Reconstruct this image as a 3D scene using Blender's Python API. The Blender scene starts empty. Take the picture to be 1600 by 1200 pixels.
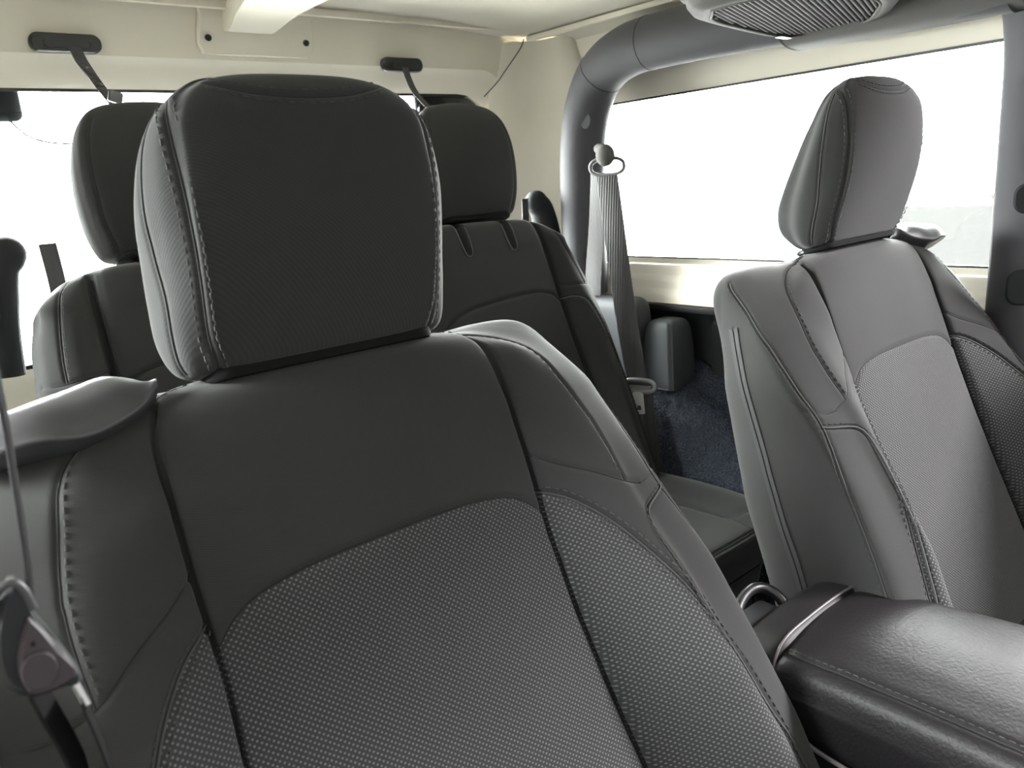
import bpy, math, random
import numpy as np
from mathutils import Matrix, Vector
C = np.array
random.seed(4); rng = np.random.default_rng(4)
scene = bpy.context.scene
col = scene.collection

# ------------------------------------------------------------------ camera
YAW, PITCH, ROLL, FPX = math.radians(39.2), math.radians(14.5), math.radians(-4.3), 1220.0
CAM = C([-0.65, 0.0, 1.10])
fwd = C([math.sin(YAW)*math.cos(PITCH), math.cos(YAW)*math.cos(PITCH), -math.sin(PITCH)])
rt0 = C([math.cos(YAW), -math.sin(YAW), 0.0]); up0 = np.cross(rt0, fwd)
rt = rt0*math.cos(ROLL)+up0*math.sin(ROLL); up = up0*math.cos(ROLL)-rt0*math.sin(ROLL)
cd = bpy.data.cameras.new('camera'); cam = bpy.data.objects.new('camera', cd); col.objects.link(cam)
cam.matrix_world = Matrix(((rt[0], up[0], -fwd[0], CAM[0]), (rt[1], up[1], -fwd[1], CAM[1]), (rt[2], up[2], -fwd[2], CAM[2]), (0, 0, 0, 1)))
cd.sensor_width = 36; cd.lens = FPX/1600*36; cd.clip_start = 0.02
cd.dof.use_dof = True; cd.dof.focus_distance = 0.85; cd.dof.aperture_fstop = 12.0
scene.camera = cam

# ------------------------------------------------------------------ world / light / exposure
WORLD, DIM = 110.0, .016
w = bpy.data.worlds.new('world'); scene.world = w; w.use_nodes = True
nt = w.node_tree; bg = nt.nodes['Background']; bg.inputs['Strength'].default_value = 1.0
tc = nt.nodes.new('ShaderNodeTexCoord'); sep = nt.nodes.new('ShaderNodeSeparateXYZ')
nt.links.new(tc.outputs['Generated'], sep.inputs[0])
rmp = nt.nodes.new('ShaderNodeValToRGB'); mp = nt.nodes.new('ShaderNodeMapRange')
mp.inputs['From Min'].default_value = -1; mp.inputs['From Max'].default_value = 1
nt.links.new(sep.outputs['Z'], mp.inputs['Value']); nt.links.new(mp.outputs[0], rmp.inputs[0])
cr = rmp.color_ramp
cr.elements[0].position = 0.0; cr.elements[0].color = (.34, .34, .33, 1)
cr.elements[1].position = 1.0; cr.elements[1].color = (1.0, 1.0, 1.0, 1)
e = cr.elements.new(.42); e.color = (.50, .50, .48, 1)
e = cr.elements.new(.52); e.color = (1.0, 1.0, .99, 1)
# the garage is bright to the right and behind the car, dim in front of it and on the photographer's side
dt = nt.nodes.new('ShaderNodeVectorMath'); dt.operation = 'DOT_PRODUCT'; dt.inputs[1].default_value = (.08, .997, .0)
nt.links.new(tc.outputs['Generated'], dt.inputs[0])
az = nt.nodes.new('ShaderNodeMapRange'); az.inputs['From Min'].default_value = -.10; az.inputs['From Max'].default_value = .35
az.inputs['To Min'].default_value = DIM; az.inputs['To Max'].default_value = 1.0; az.interpolation_type = 'SMOOTHSTEP'
nt.links.new(dt.outputs['Value'], az.inputs['Value'])
gz = nt.nodes.new('ShaderNodeMapRange'); gz.inputs['From Min'].default_value = .02; gz.inputs['From Max'].default_value = -.10; gz.interpolation_type = 'SMOOTHSTEP'
gx = nt.nodes.new('ShaderNodeMapRange'); gx.inputs['From Min'].default_value = .1; gx.inputs['From Max'].default_value = -.5; gx.interpolation_type = 'SMOOTHSTEP'
nt.links.new(sep.outputs['Z'], gz.inputs['Value']); nt.links.new(sep.outputs['X'], gx.inputs['Value'])
gm = nt.nodes.new('ShaderNodeMath'); gm.operation = 'MULTIPLY'; nt.links.new(gz.outputs[0], gm.inputs[0]); nt.links.new(gx.outputs[0], gm.inputs[1])
gs = nt.nodes.new('ShaderNodeMath'); gs.operation = 'MULTIPLY_ADD'; gs.inputs[1].default_value = -.72; gs.inputs[2].default_value = 1.0; nt.links.new(gm.outputs[0], gs.inputs[0])
g2 = nt.nodes.new('ShaderNodeMath'); g2.operation = 'MULTIPLY'; nt.links.new(az.outputs[0], g2.inputs[0]); nt.links.new(gs.outputs[0], g2.inputs[1]); az = g2
ml = nt.nodes.new('ShaderNodeMath'); ml.operation = 'MULTIPLY'; ml.inputs[1].default_value = WORLD; nt.links.new(az.outputs[0], ml.inputs[0])
nt.links.new(ml.outputs[0], bg.inputs['Strength'])
nt.links.new(rmp.outputs[0], bg.inputs['Color'])
sd = bpy.data.lights.new('sun', 'SUN'); sun = bpy.data.objects.new('sun', sd); col.objects.link(sun)
sd.energy = 13.0; sd.angle = math.radians(18); sd.color = (1.0, .97, .98)
SUN_DIR = Vector((-0.60, 0.62, -0.50)).normalized()      # light travels: from the driver's side front, through the open front
sun.rotation_euler = SUN_DIR.to_track_quat('-Z', 'Y').to_euler()
s2 = bpy.data.lights.new('side_sun', 'SUN'); sun2 = bpy.data.objects.new('side_sun', s2); col.objects.link(sun2)
s2.energy = 9.0; s2.angle = math.radians(22); s2.color = (.97, 1.0, .98)
SIDE_DIR = Vector((0.86, -0.24, -0.46)).normalized()     # low light entering through the left rear window
sun2.rotation_euler = SIDE_DIR.to_track_quat('-Z', 'Y').to_euler()
vs = scene.view_settings
vs.view_transform = 'Standard'; vs.look = 'None'; vs.gamma = 1; vs.use_curve_mapping = False
vs.exposure = 0.0

# ------------------------------------------------------------------ materials
def mat(name, base, rough=.6, spec=.5, metal=0, bump=None, var=None, coat=0, sheen=0):
    m = bpy.data.materials.new(name); m.use_nodes = True; n = m.node_tree.nodes; l = m.node_tree.links
    b = n['Principled BSDF']; b.inputs['Base Color'].default_value = (*base, 1)
    b.inputs['Roughness'].default_value = rough; b.inputs['Metallic'].default_value = metal
    b.inputs['Specular IOR Level'].default_value = spec; b.inputs['Coat Weight'].default_value = coat
    b.inputs['Sheen Weight'].default_value = sheen
    t = n.new('ShaderNodeTexCoord')
    if bump:
        sc, st, di = bump
        no = n.new('ShaderNodeTexNoise'); no.inputs['Scale'].default_value = sc; no.inputs['Detail'].default_value = 3
        l.new(t.outputs['Object'], no.inputs['Vector'])
        bu = n.new('ShaderNodeBump'); bu.inputs['Strength'].default_value = st; bu.inputs['Distance'].default_value = di
        l.new(no.outputs['Fac'], bu.inputs['Height']); l.new(bu.outputs[0], b.inputs['Normal'])
    if var:
        sc, am = var
        no = n.new('ShaderNodeTexNoise'); no.inputs['Scale'].default_value = sc; no.inputs['Detail'].default_value = 5
        l.new(t.outputs['Object'], no.inputs['Vector'])
        mx = n.new('ShaderNodeMix'); mx.data_type = 'RGBA'
        mx.inputs['A'].default_value = (*[c*(1-am) for c in base], 1); mx.inputs['B'].default_value = (*[min(1, c*(1+am)) for c in base], 1)
        l.new(no.outputs['Fac'], mx.inputs['Factor']); l.new(mx.outputs['Result'], b.inputs['Base Color'])
    return m

def weave_mat(name, base, bright, kind):
    """woven seat cloth; kind 'honey' = staggered light dots, 'twill' = very fine ribs"""
    m = bpy.data.materials.new(name); m.use_nodes = True; n = m.node_tree.nodes; l = m.node_tree.links
    b = n['Principled BSDF']; b.inputs['Roughness'].default_value = .92; b.inputs['Specular IOR Level'].default_value = .25
    b.inputs['Sheen Weight'].default_value = .09; b.inputs['Sheen Roughness'].default_value = .5
    t = n.new('ShaderNodeTexCoord'); s = n.new('ShaderNodeSeparateXYZ'); l.new(t.outputs['Object'], s.inputs[0])
    def cosw(sock, period):
        a = n.new('ShaderNodeMath'); a.operation = 'MULTIPLY'; a.inputs[1].default_value = 2*math.pi/period; l.new(sock, a.inputs[0])
        c = n.new('ShaderNodeMath'); c.operation = 'COSINE'; l.new(a.outputs[0], c.inputs[0]); return c.outputs[0]
    if kind == 'honey':
        p = n.new('ShaderNodeMath'); p.operation = 'MULTIPLY'
        l.new(cosw(s.outputs['X'], .0049), p.inputs[0]); l.new(cosw(s.outputs['Z'], .0046), p.inputs[1])
        r = n.new('ShaderNodeMapRange'); r.interpolation_type = 'SMOOTHSTEP'
        r.inputs['From Min'].default_value = .15; r.inputs['From Max'].default_value = .95; l.new(p.outputs[0], r.inputs['Value'])
        h = r.outputs[0]; bd, bs = .0008, .5
    else:
        ad = n.new('ShaderNodeMath'); ad.operation = 'MULTIPLY_ADD'; ad.inputs[1].default_value = .45
        l.new(s.outputs['X'], ad.inputs[0]); l.new(s.outputs['Z'], ad.inputs[2])
        a2 = n.new('ShaderNodeMath'); a2.operation = 'ADD'; l.new(ad.outputs[0], a2.inputs[0]); l.new(s.outputs['Y'], a2.inputs[1])
        r = n.new('ShaderNodeMapRange'); r.inputs['From Min'].default_value = -1; l.new(cosw(a2.outputs[0], .0017), r.inputs['Value'])
        h = r.outputs[0]; bd, bs = .00018, .35
    no = n.new('ShaderNodeTexNoise'); no.inputs['Scale'].default_value = 900; no.inputs['Detail'].default_value = 2
    l.new(t.outputs['Object'], no.inputs['Vector'])
    mm = n.new('ShaderNodeMath'); mm.operation = 'MULTIPLY_ADD'; mm.inputs[1].default_value = .5; l.new(no.outputs['Fac'], mm.inputs[0]); l.new(h, mm.inputs[2])
    bu = n.new('ShaderNodeBump'); bu.inputs['Strength'].default_value = bs; bu.inputs['Distance'].default_value = bd
    l.new(mm.outputs[0], bu.inputs['Height']); l.new(bu.outputs[0], b.inputs['Normal'])
    mx = n.new('ShaderNodeMix'); mx.data_type = 'RGBA'; mx.inputs['A'].default_value = (*base, 1); mx.inputs['B'].default_value = (*bright, 1)
    l.new(h, mx.inputs['Factor'])
    n2 = n.new('ShaderNodeTexNoise'); n2.inputs['Scale'].default_value = 9; n2.inputs['Detail'].default_value = 4; l.new(t.outputs['Object'], n2.inputs['Vector'])
    m2 = n.new('ShaderNodeMix'); m2.data_type = 'RGBA'; m2.blend_type = 'MULTIPLY'; m2.inputs['Factor'].default_value = .25
    l.new(mx.outputs['Result'], m2.inputs['A']); l.new(n2.outputs['Fac'], m2.inputs['B'])
    l.new(m2.outputs['Result'], b.inputs['Base Color'])
    return m

M = {}
M['cloth'] = weave_mat('charcoal_cloth', (.0212, .0212, .0214), (.0272, .0272, .0275), 'twill')
M['honey'] = weave_mat('honeycomb_cloth', (.029, .029, .030), (.125, .125, .130), 'honey')
M['thread'] = mat('grey_thread', (.045, .045, .045), .8, spec=.2)
M['thread_dark'] = mat('dark_thread', (.018, .018, .018), .8)
M['seam'] = mat('seam_shadow_cord', (.008, .008, .008), .9)
M['pipe'] = mat('charcoal_piping', (.030, .030, .030), .8)
M['blk'] = mat('black_plastic', (.012, .012, .013), .35, bump=(500, .15, .0004))
M['blkmat'] = mat('matt_black_plastic', (.016, .017, .019), .7, spec=.25, bump=(700, .25, .0004))
M['trimgloss'] = mat('satin_charcoal_plastic', (.042, .042, .046), .42, bump=(260, .12, .0005), var=(60, .25))
M['leather'] = mat('black_leather', (.0085, .0075, .0085), .44, spec=.16, bump=(300, .6, .0007))
M['leather_plain'] = mat('black_vinyl', (.010, .009, .010), .5, spec=.22, bump=(420, .3, .0003))
M['padding'] = mat('roll_bar_padding', (.045, .045, .052), .75, bump=(800, .3, .0005), sheen=.1)
M['quarter'] = mat('grey_quarter_plastic', (.062, .067, .073), .6, spec=.3, bump=(700, .2, .0003))
M['webbing'] = mat('belt_webbing', (.055, .054, .056), .7)
M['white'] = mat('white_hardtop', (.78, .74, .635), .8, spec=.2, bump=(140, .10, .0008), var=(14, .04))
M['white_panel'] = mat('white_headliner_panel', (.60, .57, .49), .85, spec=.15, bump=(60, .12, .001))
M['chrome'] = mat('bright_metal', (.75, .75, .76), .22, metal=1)
M['grey_metal'] = mat('grey_metal', (.10, .10, .105), .5)
M['pod'] = mat('grey_speaker_plastic', (.11, .108, .104), .75, spec=.08)
M['barcloth'] = mat('grey_bar_sleeve', (.10, .098, .095), .7, bump=(500, .2, .0004))
M['piping_light'] = mat('satin_grey_piping', (.09, .08, .085), .35)
M['pod_dark'] = mat('grille_recess', (.02, .02, .02), .9, spec=.05)
M['pod_rib'] = mat('grille_rib', (.17, .165, .17), .8, spec=.05)
M['rubber'] = mat('black_rubber', (.006, .006, .006), .9, spec=.1)
M['carpet'] = mat('black_carpet', (.040, .046, .060), .95, spec=.1, bump=(260, 1.0, .012), var=(260, .85))
M['floorm'] = mat('dark_floor_carpet', (.010, .010, .012), .95, bump=(300, .8, .004))
M['concrete'] = mat('concrete', (.0165, .0165, .0162), .9, bump=(30, .4, .003), var=(12, .08))  # far darker than the pale wall: its shade is put into the colour
M['ground'] = mat('concrete_floor', (.5, .5, .48), .9)
# webbing gets fine ribs across
def add_ribs(m, axis, period, dist):
    n = m.node_tree.nodes; l = m.node_tree.links; b = n['Principled BSDF']
    t = n.new('ShaderNodeTexCoord'); s = n.new('ShaderNodeSeparateXYZ'); l.new(t.outputs['Object'], s.inputs[0])
    a = n.new('ShaderNodeMath'); a.operation = 'MULTIPLY'; a.inputs[1].default_value = 2*math.pi/period; l.new(s.outputs[axis], a.inputs[0])
    c = n.new('ShaderNodeMath'); c.operation = 'SINE'; l.new(a.outputs[0], c.inputs[0])
    bu = n.new('ShaderNodeBump'); bu.inputs['Strength'].default_value = .5; bu.inputs['Distance'].default_value = dist
    l.new(c.outputs[0], bu.inputs['Height']); l.new(bu.outputs[0], b.inputs['Normal'])
add_ribs(M['webbing'], 'Y', .0052, .0006)
# glass: clear, thin
g = bpy.data.materials.new('window_glass'); g.use_nodes = True; n = g.node_tree.nodes; l = g.node_tree.links
n.remove(n['Principled BSDF']); tr = n.new('ShaderNodeBsdfTransparent'); gl = n.new('ShaderNodeBsdfGlossy'); gl.inputs['Roughness'].default_value = .02
fr = n.new('ShaderNodeFresnel'); fr.inputs['IOR'].default_value = 1.45; ms = n.new('ShaderNodeMixShader')
tr.inputs['Color'].default_value = (.93, .95, .94, 1)
l.new(fr.outputs[0], ms.inputs[0]); l.new(tr.outputs[0], ms.inputs[1]); l.new(gl.outputs[0], ms.inputs[2]); l.new(ms.outputs[0], n['Material Output'].inputs['Surface'])
M['glass'] = g

# ------------------------------------------------------------------ object helpers
def link(name, me, m, parent=None):
    o = bpy.data.objects.new(name, me); col.objects.link(o)
    if m is not None:
        for mm in (m if isinstance(m, (list, tuple)) else [m]): me.materials.append(mm)
    if parent is not None: o.parent = parent
    return o
def mesh_obj(name, V, F, m, parent=None, smooth=True):
    me = bpy.data.meshes.new(name); V = np.asarray(V, float)
    me.from_pydata([tuple(v) for v in V], [], [tuple(int(i) for i in f) for f in F]); me.update()
    if smooth: me.polygons.foreach_set('use_smooth', [True]*len(me.polygons))
    return link(name, me, m, parent)
def empty(name, loc, rot=(0, 0, 0)):
    o = bpy.data.objects.new(name, None); o.empty_display_size = .05; col.objects.link(o); o.location = loc; o.rotation_euler = rot; return o
def tag(o, label, cat, group=None):
    o['label'] = label; o['category'] = cat
    if group: o['group'] = group
    return o
def structure(o, label=None):
    o['kind'] = 'structure'
    if label: o['label'] = label
    return o

class MB:
    def __init__(s): s.V = []; s.F = []; s.n = 0
    def add(s, V, F):
        V = np.asarray(V, float); s.V.append(V); s.F += [tuple(int(i)+s.n for i in f) for f in F]; s.n += len(V); return s
    def box(s, c, d, R=None, ch=0.0):
        x, y, z = [q/2 for q in d]
        if ch > 0:     # box with bevelled edges: rounded section swept along z plus caps
            return s.prism(rrect(d[0], d[1], ch, 3), d[2], c, R, ch*.6)
        V = C([[i*x, j*y, k*z] for i in (-1, 1) for j in (-1, 1) for k in (-1, 1)], float)
        if R is not None: V = V@np.asarray(R).T
        return s.add(V+C(c), [(0, 1, 3, 2), (4, 6, 7, 5), (0, 4, 5, 1), (2, 3, 7, 6), (0, 2, 6, 4), (1, 5, 7, 3)])
    def prism(s, poly, h, c=(0, 0, 0), R=None, bev=0.0):
        """poly in xy, extruded along z, centred; small bevel top and bottom"""
        P = np.asarray(poly, float); n = len(P); cen = P.mean(0)
        rings = []
        lv = [(-h/2, bev), (-h/2+bev, 0), (h/2-bev, 0), (h/2, bev)] if bev > 0 else [(-h/2, 0), (h/2, 0)]
        for z, ins in lv:
            Q = P.copy()
            if ins > 0:
                dd = P-cen; r = np.linalg.norm(dd, axis=1, keepdims=True); Q = cen+dd*(1-ins/np.maximum(r, ins*1.01))
            rings.append(np.c_[Q, np.full(n, z)])
        V = np.concatenate(rings)
        if R is not None: V = V@np.asarray(R).T
        F = []
        for k in range(len(rings)-1):
            for i in range(n): F.append((k*n+i, k*n+(i+1) % n, (k+1)*n+(i+1) % n, (k+1)*n+i))
        F.append(tuple(range(n-1, -1, -1))); F.append(tuple((len(rings)-1)*n+i for i in range(n)))
        return s.add(V+C(c), F)
    def tube(s, pts, r, k=10, caps=True, closed=False):
        P = np.asarray(pts, float); n = len(P); r = np.broadcast_to(r, (n,))
        if closed: T = np.roll(P, -1, 0)-np.roll(P, 1, 0)
        else: T = np.gradient(P, axis=0)
        T /= np.linalg.norm(T, axis=1, keepdims=True)+1e-12
        a = C([0, 0, 1.]) if abs(T[0][2]) < .9 else C([1., 0, 0]); N = np.cross(T[0], a); N /= np.linalg.norm(N)
        V = []; an = np.linspace(0, 2*np.pi, k, endpoint=False)
        for i in range(n):
            N = N-T[i]*(N@T[i]); N /= np.linalg.norm(N)+1e-12; B = np.cross(T[i], N)
            V.append(P[i]+r[i]*(np.cos(an)[:, None]*N+np.sin(an)[:, None]*B))
        F = []
        m = n if closed else n-1
        for i in range(m):
            j = (i+1) % n
            for q in range(k): F.append((i*k+q, i*k+(q+1) % k, j*k+(q+1) % k, j*k+q))
        if caps and not closed: F.append(tuple(range(k-1, -1, -1))); F.append(tuple((n-1)*k+q for q in range(k)))
        return s.add(np.concatenate(V), F)
    def sphere(s, c, r, k=20, R=None):
        r = np.broadcast_to(r, (3,)); V = []; F = []
        th = np.linspace(0, np.pi, k//2+1)
        for t in th:
            for p in np.linspace(0, 2*np.pi, k, endpoint=False): V.append((math.sin(t)*math.cos(p), math.sin(t)*math.sin(p), math.cos(t)))
        V = C(V)*r
        if R is not None: V = V@np.asarray(R).T
        for i in range(len(th)-1):
            for q in range(k): F.append((i*k+q, (i+1)*k+q, (i+1)*k+(q+1) % k, i*k+(q+1) % k))
        return s.add(V+C(c), F)
    def strap(s, P, W, wid, th=.0012, nseg=1):
        """webbing ribbon: P centre line, W width directions per point"""
        P = np.asarray(P, float); W = np.asarray(W, float); W = np.broadcast_to(W, P.shape).copy(); W /= np.linalg.norm(W, axis=1, keepdims=True)
        T = np.gradient(P, axis=0); T /= np.linalg.norm(T, axis=1, keepdims=True); N = np.cross(T, W); N /= np.linalg.norm(N, axis=1, keepdims=True)
        sec = [(-1, -1), (-.96, -1.0), (.96, -1.0), (1, -1), (1, 1), (.96, 1), (-.96, 1), (-1, 1)]
        V = []; k = len(sec)
        for i in range(len(P)):
            for a, b in sec: V.append(P[i]+W[i]*a*wid/2+N[i]*b*th/2*(.4 if abs(a) == 1 else 1))
        F = []
        for i in range(len(P)-1):
            for q in range(k): F.append((i*k+q, i*k+(q+1) % k, (i+1)*k+(q+1) % k, (i+1)*k+q))
        F.append(tuple(range(k-1, -1, -1))); F.append(tuple((len(P)-1)*k+q for q in range(k)))
        return s.add(V, F)
    def build(s, name, m, parent=None, smooth=True, auto=True):
        o = mesh_obj(name, np.concatenate(s.V), s.F, m, parent, smooth)
        if smooth and auto:
            o.data.set_sharp_from_angle(angle=math.radians(40))
        return o

class Rows:
    """collects rows of cord or thread; build() links each row as a part of its own"""
    def __init__(s): s.L = []
    def tube(s, *a, **k): m_ = MB(); m_.tube(*a, **k); s.L.append(m_); return s
    def strap(s, *a, **k): m_ = MB(); m_.strap(*a, **k); s.L.append(m_); return s
    def build(s, name, m, parent=None): return [q.build(name, m, parent) for q in s.L]

def rrect(w_, h_, r, k=5):
    r = min(r, w_/2-1e-5, h_/2-1e-5); P = []
    for cx, cy, a0 in ((w_/2-r, h_/2-r, 0), (-w_/2+r, h_/2-r, 90), (-w_/2+r, -h_/2+r, 180), (w_/2-r, -h_/2+r, 270)):
        for a in np.linspace(a0, a0+90, k+1): P.append((cx+r*math.cos(math.radians(a)), cy+r*math.sin(math.radians(a))))
    return P
def crom(P, n, closed=False):
    """Catmull-Rom resample, evenly in arc length, n points"""
    P = np.asarray(P, float)
    if closed: Q = np.concatenate([P[-1:], P, P[:2]])
    else: Q = np.concatenate([2*P[:1]-P[1:2], P, 2*P[-1:]-P[-2:-1]])
    out = []
    for i in range(1, len(Q)-2):
        t = np.linspace(0, 1, 24, endpoint=False)[:, None]; a, b, c, d = Q[i-1], Q[i], Q[i+1], Q[i+2]
        out.append(.5*((2*b)+(-a+c)*t+(2*a-5*b+4*c-d)*t**2+(-a+3*b-3*c+d)*t**3))
    out = np.concatenate(out+[Q[-2:-1]]); s = np.r_[0, np.cumsum(np.linalg.norm(np.diff(out, axis=0), axis=1))]
    u = np.linspace(0, s[-1], n); return np.stack([np.interp(u, s, out[:, k]) for k in range(out.shape[1])], 1)
def cr1(G, s, closed):
    """G[K,...] evaluated at float params s"""
    K = len(G); i = np.floor(s).astype(int); t = (s-i)
    if closed: g = lambda j: G[j % K]
    else:
        i = np.minimum(i, K-2); t = s-i
        E = np.concatenate([2*G[:1]-G[1:2], G, 2*G[-1:]-G[-2:-1]]); g = lambda j: E[j+1]
    sh = (-1,)+(1,)*(G.ndim-1); t = t.reshape(sh); a, b, c, d = g(i-1), g(i), g(i+1), g(i+2)
    return .5*((2*b)+(-a+c)*t+(2*a-5*b+4*c-d)*t**2+(-a+3*b-3*c+d)*t**3)
def arcparams(G, n, closed, dens=None):
    """parameters that space samples evenly along the mean curve"""
    K = len(G); top = K if closed else K-1; s = np.linspace(0, top, 600); s[-1] -= 1e-9
    P = cr1(G, s, closed); d = np.linalg.norm(np.diff(P, axis=0), axis=-1)
    if d.ndim > 1: d = d.max(axis=tuple(range(1, d.ndim)))
    if dens is not None: d = d*dens(.5*(s[1:]+s[:-1]))
    a = np.r_[0, np.cumsum(d)]; u = np.linspace(0, a[-1], n, endpoint=not closed); r = np.interp(u, a, s); return r
class Surf:
    """closed (around) x open (along) bicubic surface with flat caps, as a dense vertex grid"""
    def __init__(s, net, nt_, nu, densu=None, denst=None):
        net = np.asarray(net, float)                      # T,K,3
        us = arcparams(np.swapaxes(net, 0, 1), nu, True, densu); ts = arcparams(net, nt_, False, denst)
        A = cr1(net, ts, False); B = cr1(np.swapaxes(A, 0, 1), us, True); s.G = np.swapaxes(B, 0, 1).copy(); s.nt, s.nu = s.G.shape[:2]
        s.normals(); s.disp = np.zeros((s.nt, s.nu))
    def normals(s):
        G = s.G; du = np.roll(G, -1, 1)-np.roll(G, 1, 1); dt = np.gradient(G, axis=0); N = np.cross(du, dt)
        N /= np.linalg.norm(N, axis=2, keepdims=True)+1e-12
        cen = G.mean(axis=1, keepdims=True); mid = s.nt//2
        if (N[mid]*(G[mid]-cen[mid])).sum() < 0: N = -N; s.flip = True
        else: s.flip = False
        s.N = N
    def snap(s, pts, wts=(1, 1, 1), face=None, n=None):
        """curve control points -> points and normals on the surface; face = required normal direction"""
        P = crom(pts, n or max(8, int(np.linalg.norm(np.diff(np.asarray(pts, float), axis=0), axis=1).sum()/.0025)))
        V = s.G.reshape(-1, 3); Nn = s.N.reshape(-1, 3); W = C(wts, float)
        if face is not None: k = (Nn@C(face, float)) > .12; V = V[k]; Nn = Nn[k]
        lo = (P-.03)[:, :].min(0); hi = (P+.03).max(0); k = np.ones(len(V), bool)
        for a in range(3):
            if W[a] >= .5: k &= (V[:, a] > lo[a]) & (V[:, a] < hi[a])
        V = V[k]; Nn = Nn[k]; Q = []; NQ = []
        for p in P:
            d = (((V-p)*W)**2).sum(1); i = np.argpartition(d, 5)[:5]; ww = 1/(d[i]+1e-7); ww /= ww.sum()
            q = ww@V[i]; nn = ww@Nn[i]; nn /= np.linalg.norm(nn)
            for a in range(3):
                if W[a] >= .99: q[a] = p[a]
            Q.append(q); NQ.append(nn)
        Q = C(Q); NQ = C(NQ)
        if len(Q) > 6:     # light smoothing along the curve
            for _ in range(3):
                Q[1:-1] = .25*Q[:-2]+.5*Q[1:-1]+.25*Q[2:]; NQ[1:-1] = .25*NQ[:-2]+.5*NQ[1:-1]+.25*NQ[2:]
        return Q, NQ/np.linalg.norm(NQ, axis=1, keepdims=True)
    def groove(s, Q, depth, sig):
        V = s.G.reshape(-1, 3); lo = Q.min(0)-4*sig; hi = Q.max(0)+4*sig
        idx = np.where(((V > lo) & (V < hi)).all(1))[0]
        if not len(idx): return
        X = V[idx]; best = np.full(len(X), 1e9)
        for a, b in zip(Q[:-1], Q[1:]):
            ab = b-a; t = np.clip(((X-a)@ab)/(ab@ab+1e-15), 0, 1); d = ((X-a-t[:, None]*ab)**2).sum(1); best = np.minimum(best, d)
        D = s.disp.reshape(-1); D[idx] = np.maximum(D[idx], depth*np.exp(-best/sig**2)) if depth > 0 else D[idx]+depth*np.exp(-best/sig**2)
    def finish(s):
        s.G = s.G-s.N*s.disp[..., None]
    def faces(s):
        i = np.arange(s.nt-1)[:, None]; j = np.arange(s.nu)[None]; a = i*s.nu+j; b = i*s.nu+(j+1) % s.nu; c = (i+1)*s.nu+(j+1) % s.nu; d = (i+1)*s.nu+j
        F = np.stack([a, b, c, d], -1).reshape(-1, 4)
        return F[:, ::-1] if s.flip else F
    def build(s, name, m, parent, regions=(), capm=True):
        """regions: list of (name, material, mask function(centroids, normals))"""
        V = s.G.reshape(-1, 3); N = s.N.reshape(-1, 3); F = s.faces(); cen = V[F].mean(1); fn = N[F].mean(1)
        left = np.ones(len(F), bool); out = []
        for nm, mm, fnc in regions:
            k = fnc(cen, fn) & left; left &= ~k; out.append((nm, mm, F[k], []))
        caps = [tuple(range(s.nu)), tuple((s.nt-1)*s.nu+q for q in range(s.nu))]
        out.insert(0, (name, m, F[left], caps)); res = []; root = None
        for nm, mm, FF, cp in out:
            used = np.unique(np.concatenate([FF.ravel()]+[C(c) for c in cp])); mp_ = np.full(len(V), -1); mp_[used] = np.arange(len(used))
            me = bpy.data.meshes.new(nm); me.from_pydata(V[used].tolist(), [], mp_[FF].tolist()+[tuple(int(mp_[i]) for i in c) for c in cp]); me.update()
            me.polygons.foreach_set('use_smooth', [True]*len(me.polygons))
            nv = N[used]
            if not cp: me.normals_split_custom_set_from_vertices(s.realN()[used].tolist())
            o = link(nm, me, mm, parent if root is None else root)
            if root is None: root = o
            res.append(o)
        return res
    def realN(s):
        if not hasattr(s, '_rn'):
            G = s.G; du = np.roll(G, -1, 1)-np.roll(G, 1, 1); dt = np.gradient(G, axis=0); N = np.cross(du, dt)
            if s.flip: N = -N
            s._rn = (N/(np.linalg.norm(N, axis=2, keepdims=True)+1e-12)).reshape(-1, 3)
        return s._rn
def mir(P): P = np.asarray(P, float).copy(); P[:, 0] *= -1; return P
def stitches(mb, Q, N, off=0.0, ln=.0042, gap=.0030, r=.00055, lift=.0002):
    lift += .0004
    T = np.gradient(Q, axis=0); T /= np.linalg.norm(T, axis=1, keepdims=True); B = np.cross(N, T); P = Q+B*off
    s = np.r_[0, np.cumsum(np.linalg.norm(np.diff(P, axis=0), axis=1))]; a = .001
    f = lambda u: C([np.interp(u, s, P[:, k]) for k in range(3)]); fn = lambda u: C([np.interp(u, s, N[:, k]) for k in range(3)])
    pts = []; rs = []
    while a+ln < s[-1]:
        for u, h, q in ((a, -r*2.2, .7), (a+ln*.10, r*.3, 1), (a+ln*.5, r*.7, 1), (a+ln*.90, r*.3, 1), (a+ln, -r*2.2, .7)): pts.append(f(u)+fn(u)*(h+lift)); rs.append(r*q)
        a += ln+gap
    if len(pts) > 4: mb.tube(pts, C(rs), 5)
def cordline(mb, Q, N, r, h): mb.tube(Q+N*h, r, 6)

# ------------------------------------------------------------------ seat frame
RECL = math.radians(21)
def sx(n_, v): pass

# ---- front seat backrest net (x, n, v) -> local (x, -n, v)
def ring_mirror(k):           # k: list of (x,n,v) from front centre to rear centre
    k = [C(p, float) for p in k]; other = [C([-p[0], p[1], p[2]]) for p in k[1:-1]][::-1]
    R = C(k+other); R[:, 1] *= -1; return R
def interp_tab(tab, v):
    tab = sorted(tab); xs = [t[0] for t in tab]; return [float(np.interp(v, xs, [t[k] for t in tab])) for k in range(1, len(tab[0]))]
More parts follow.
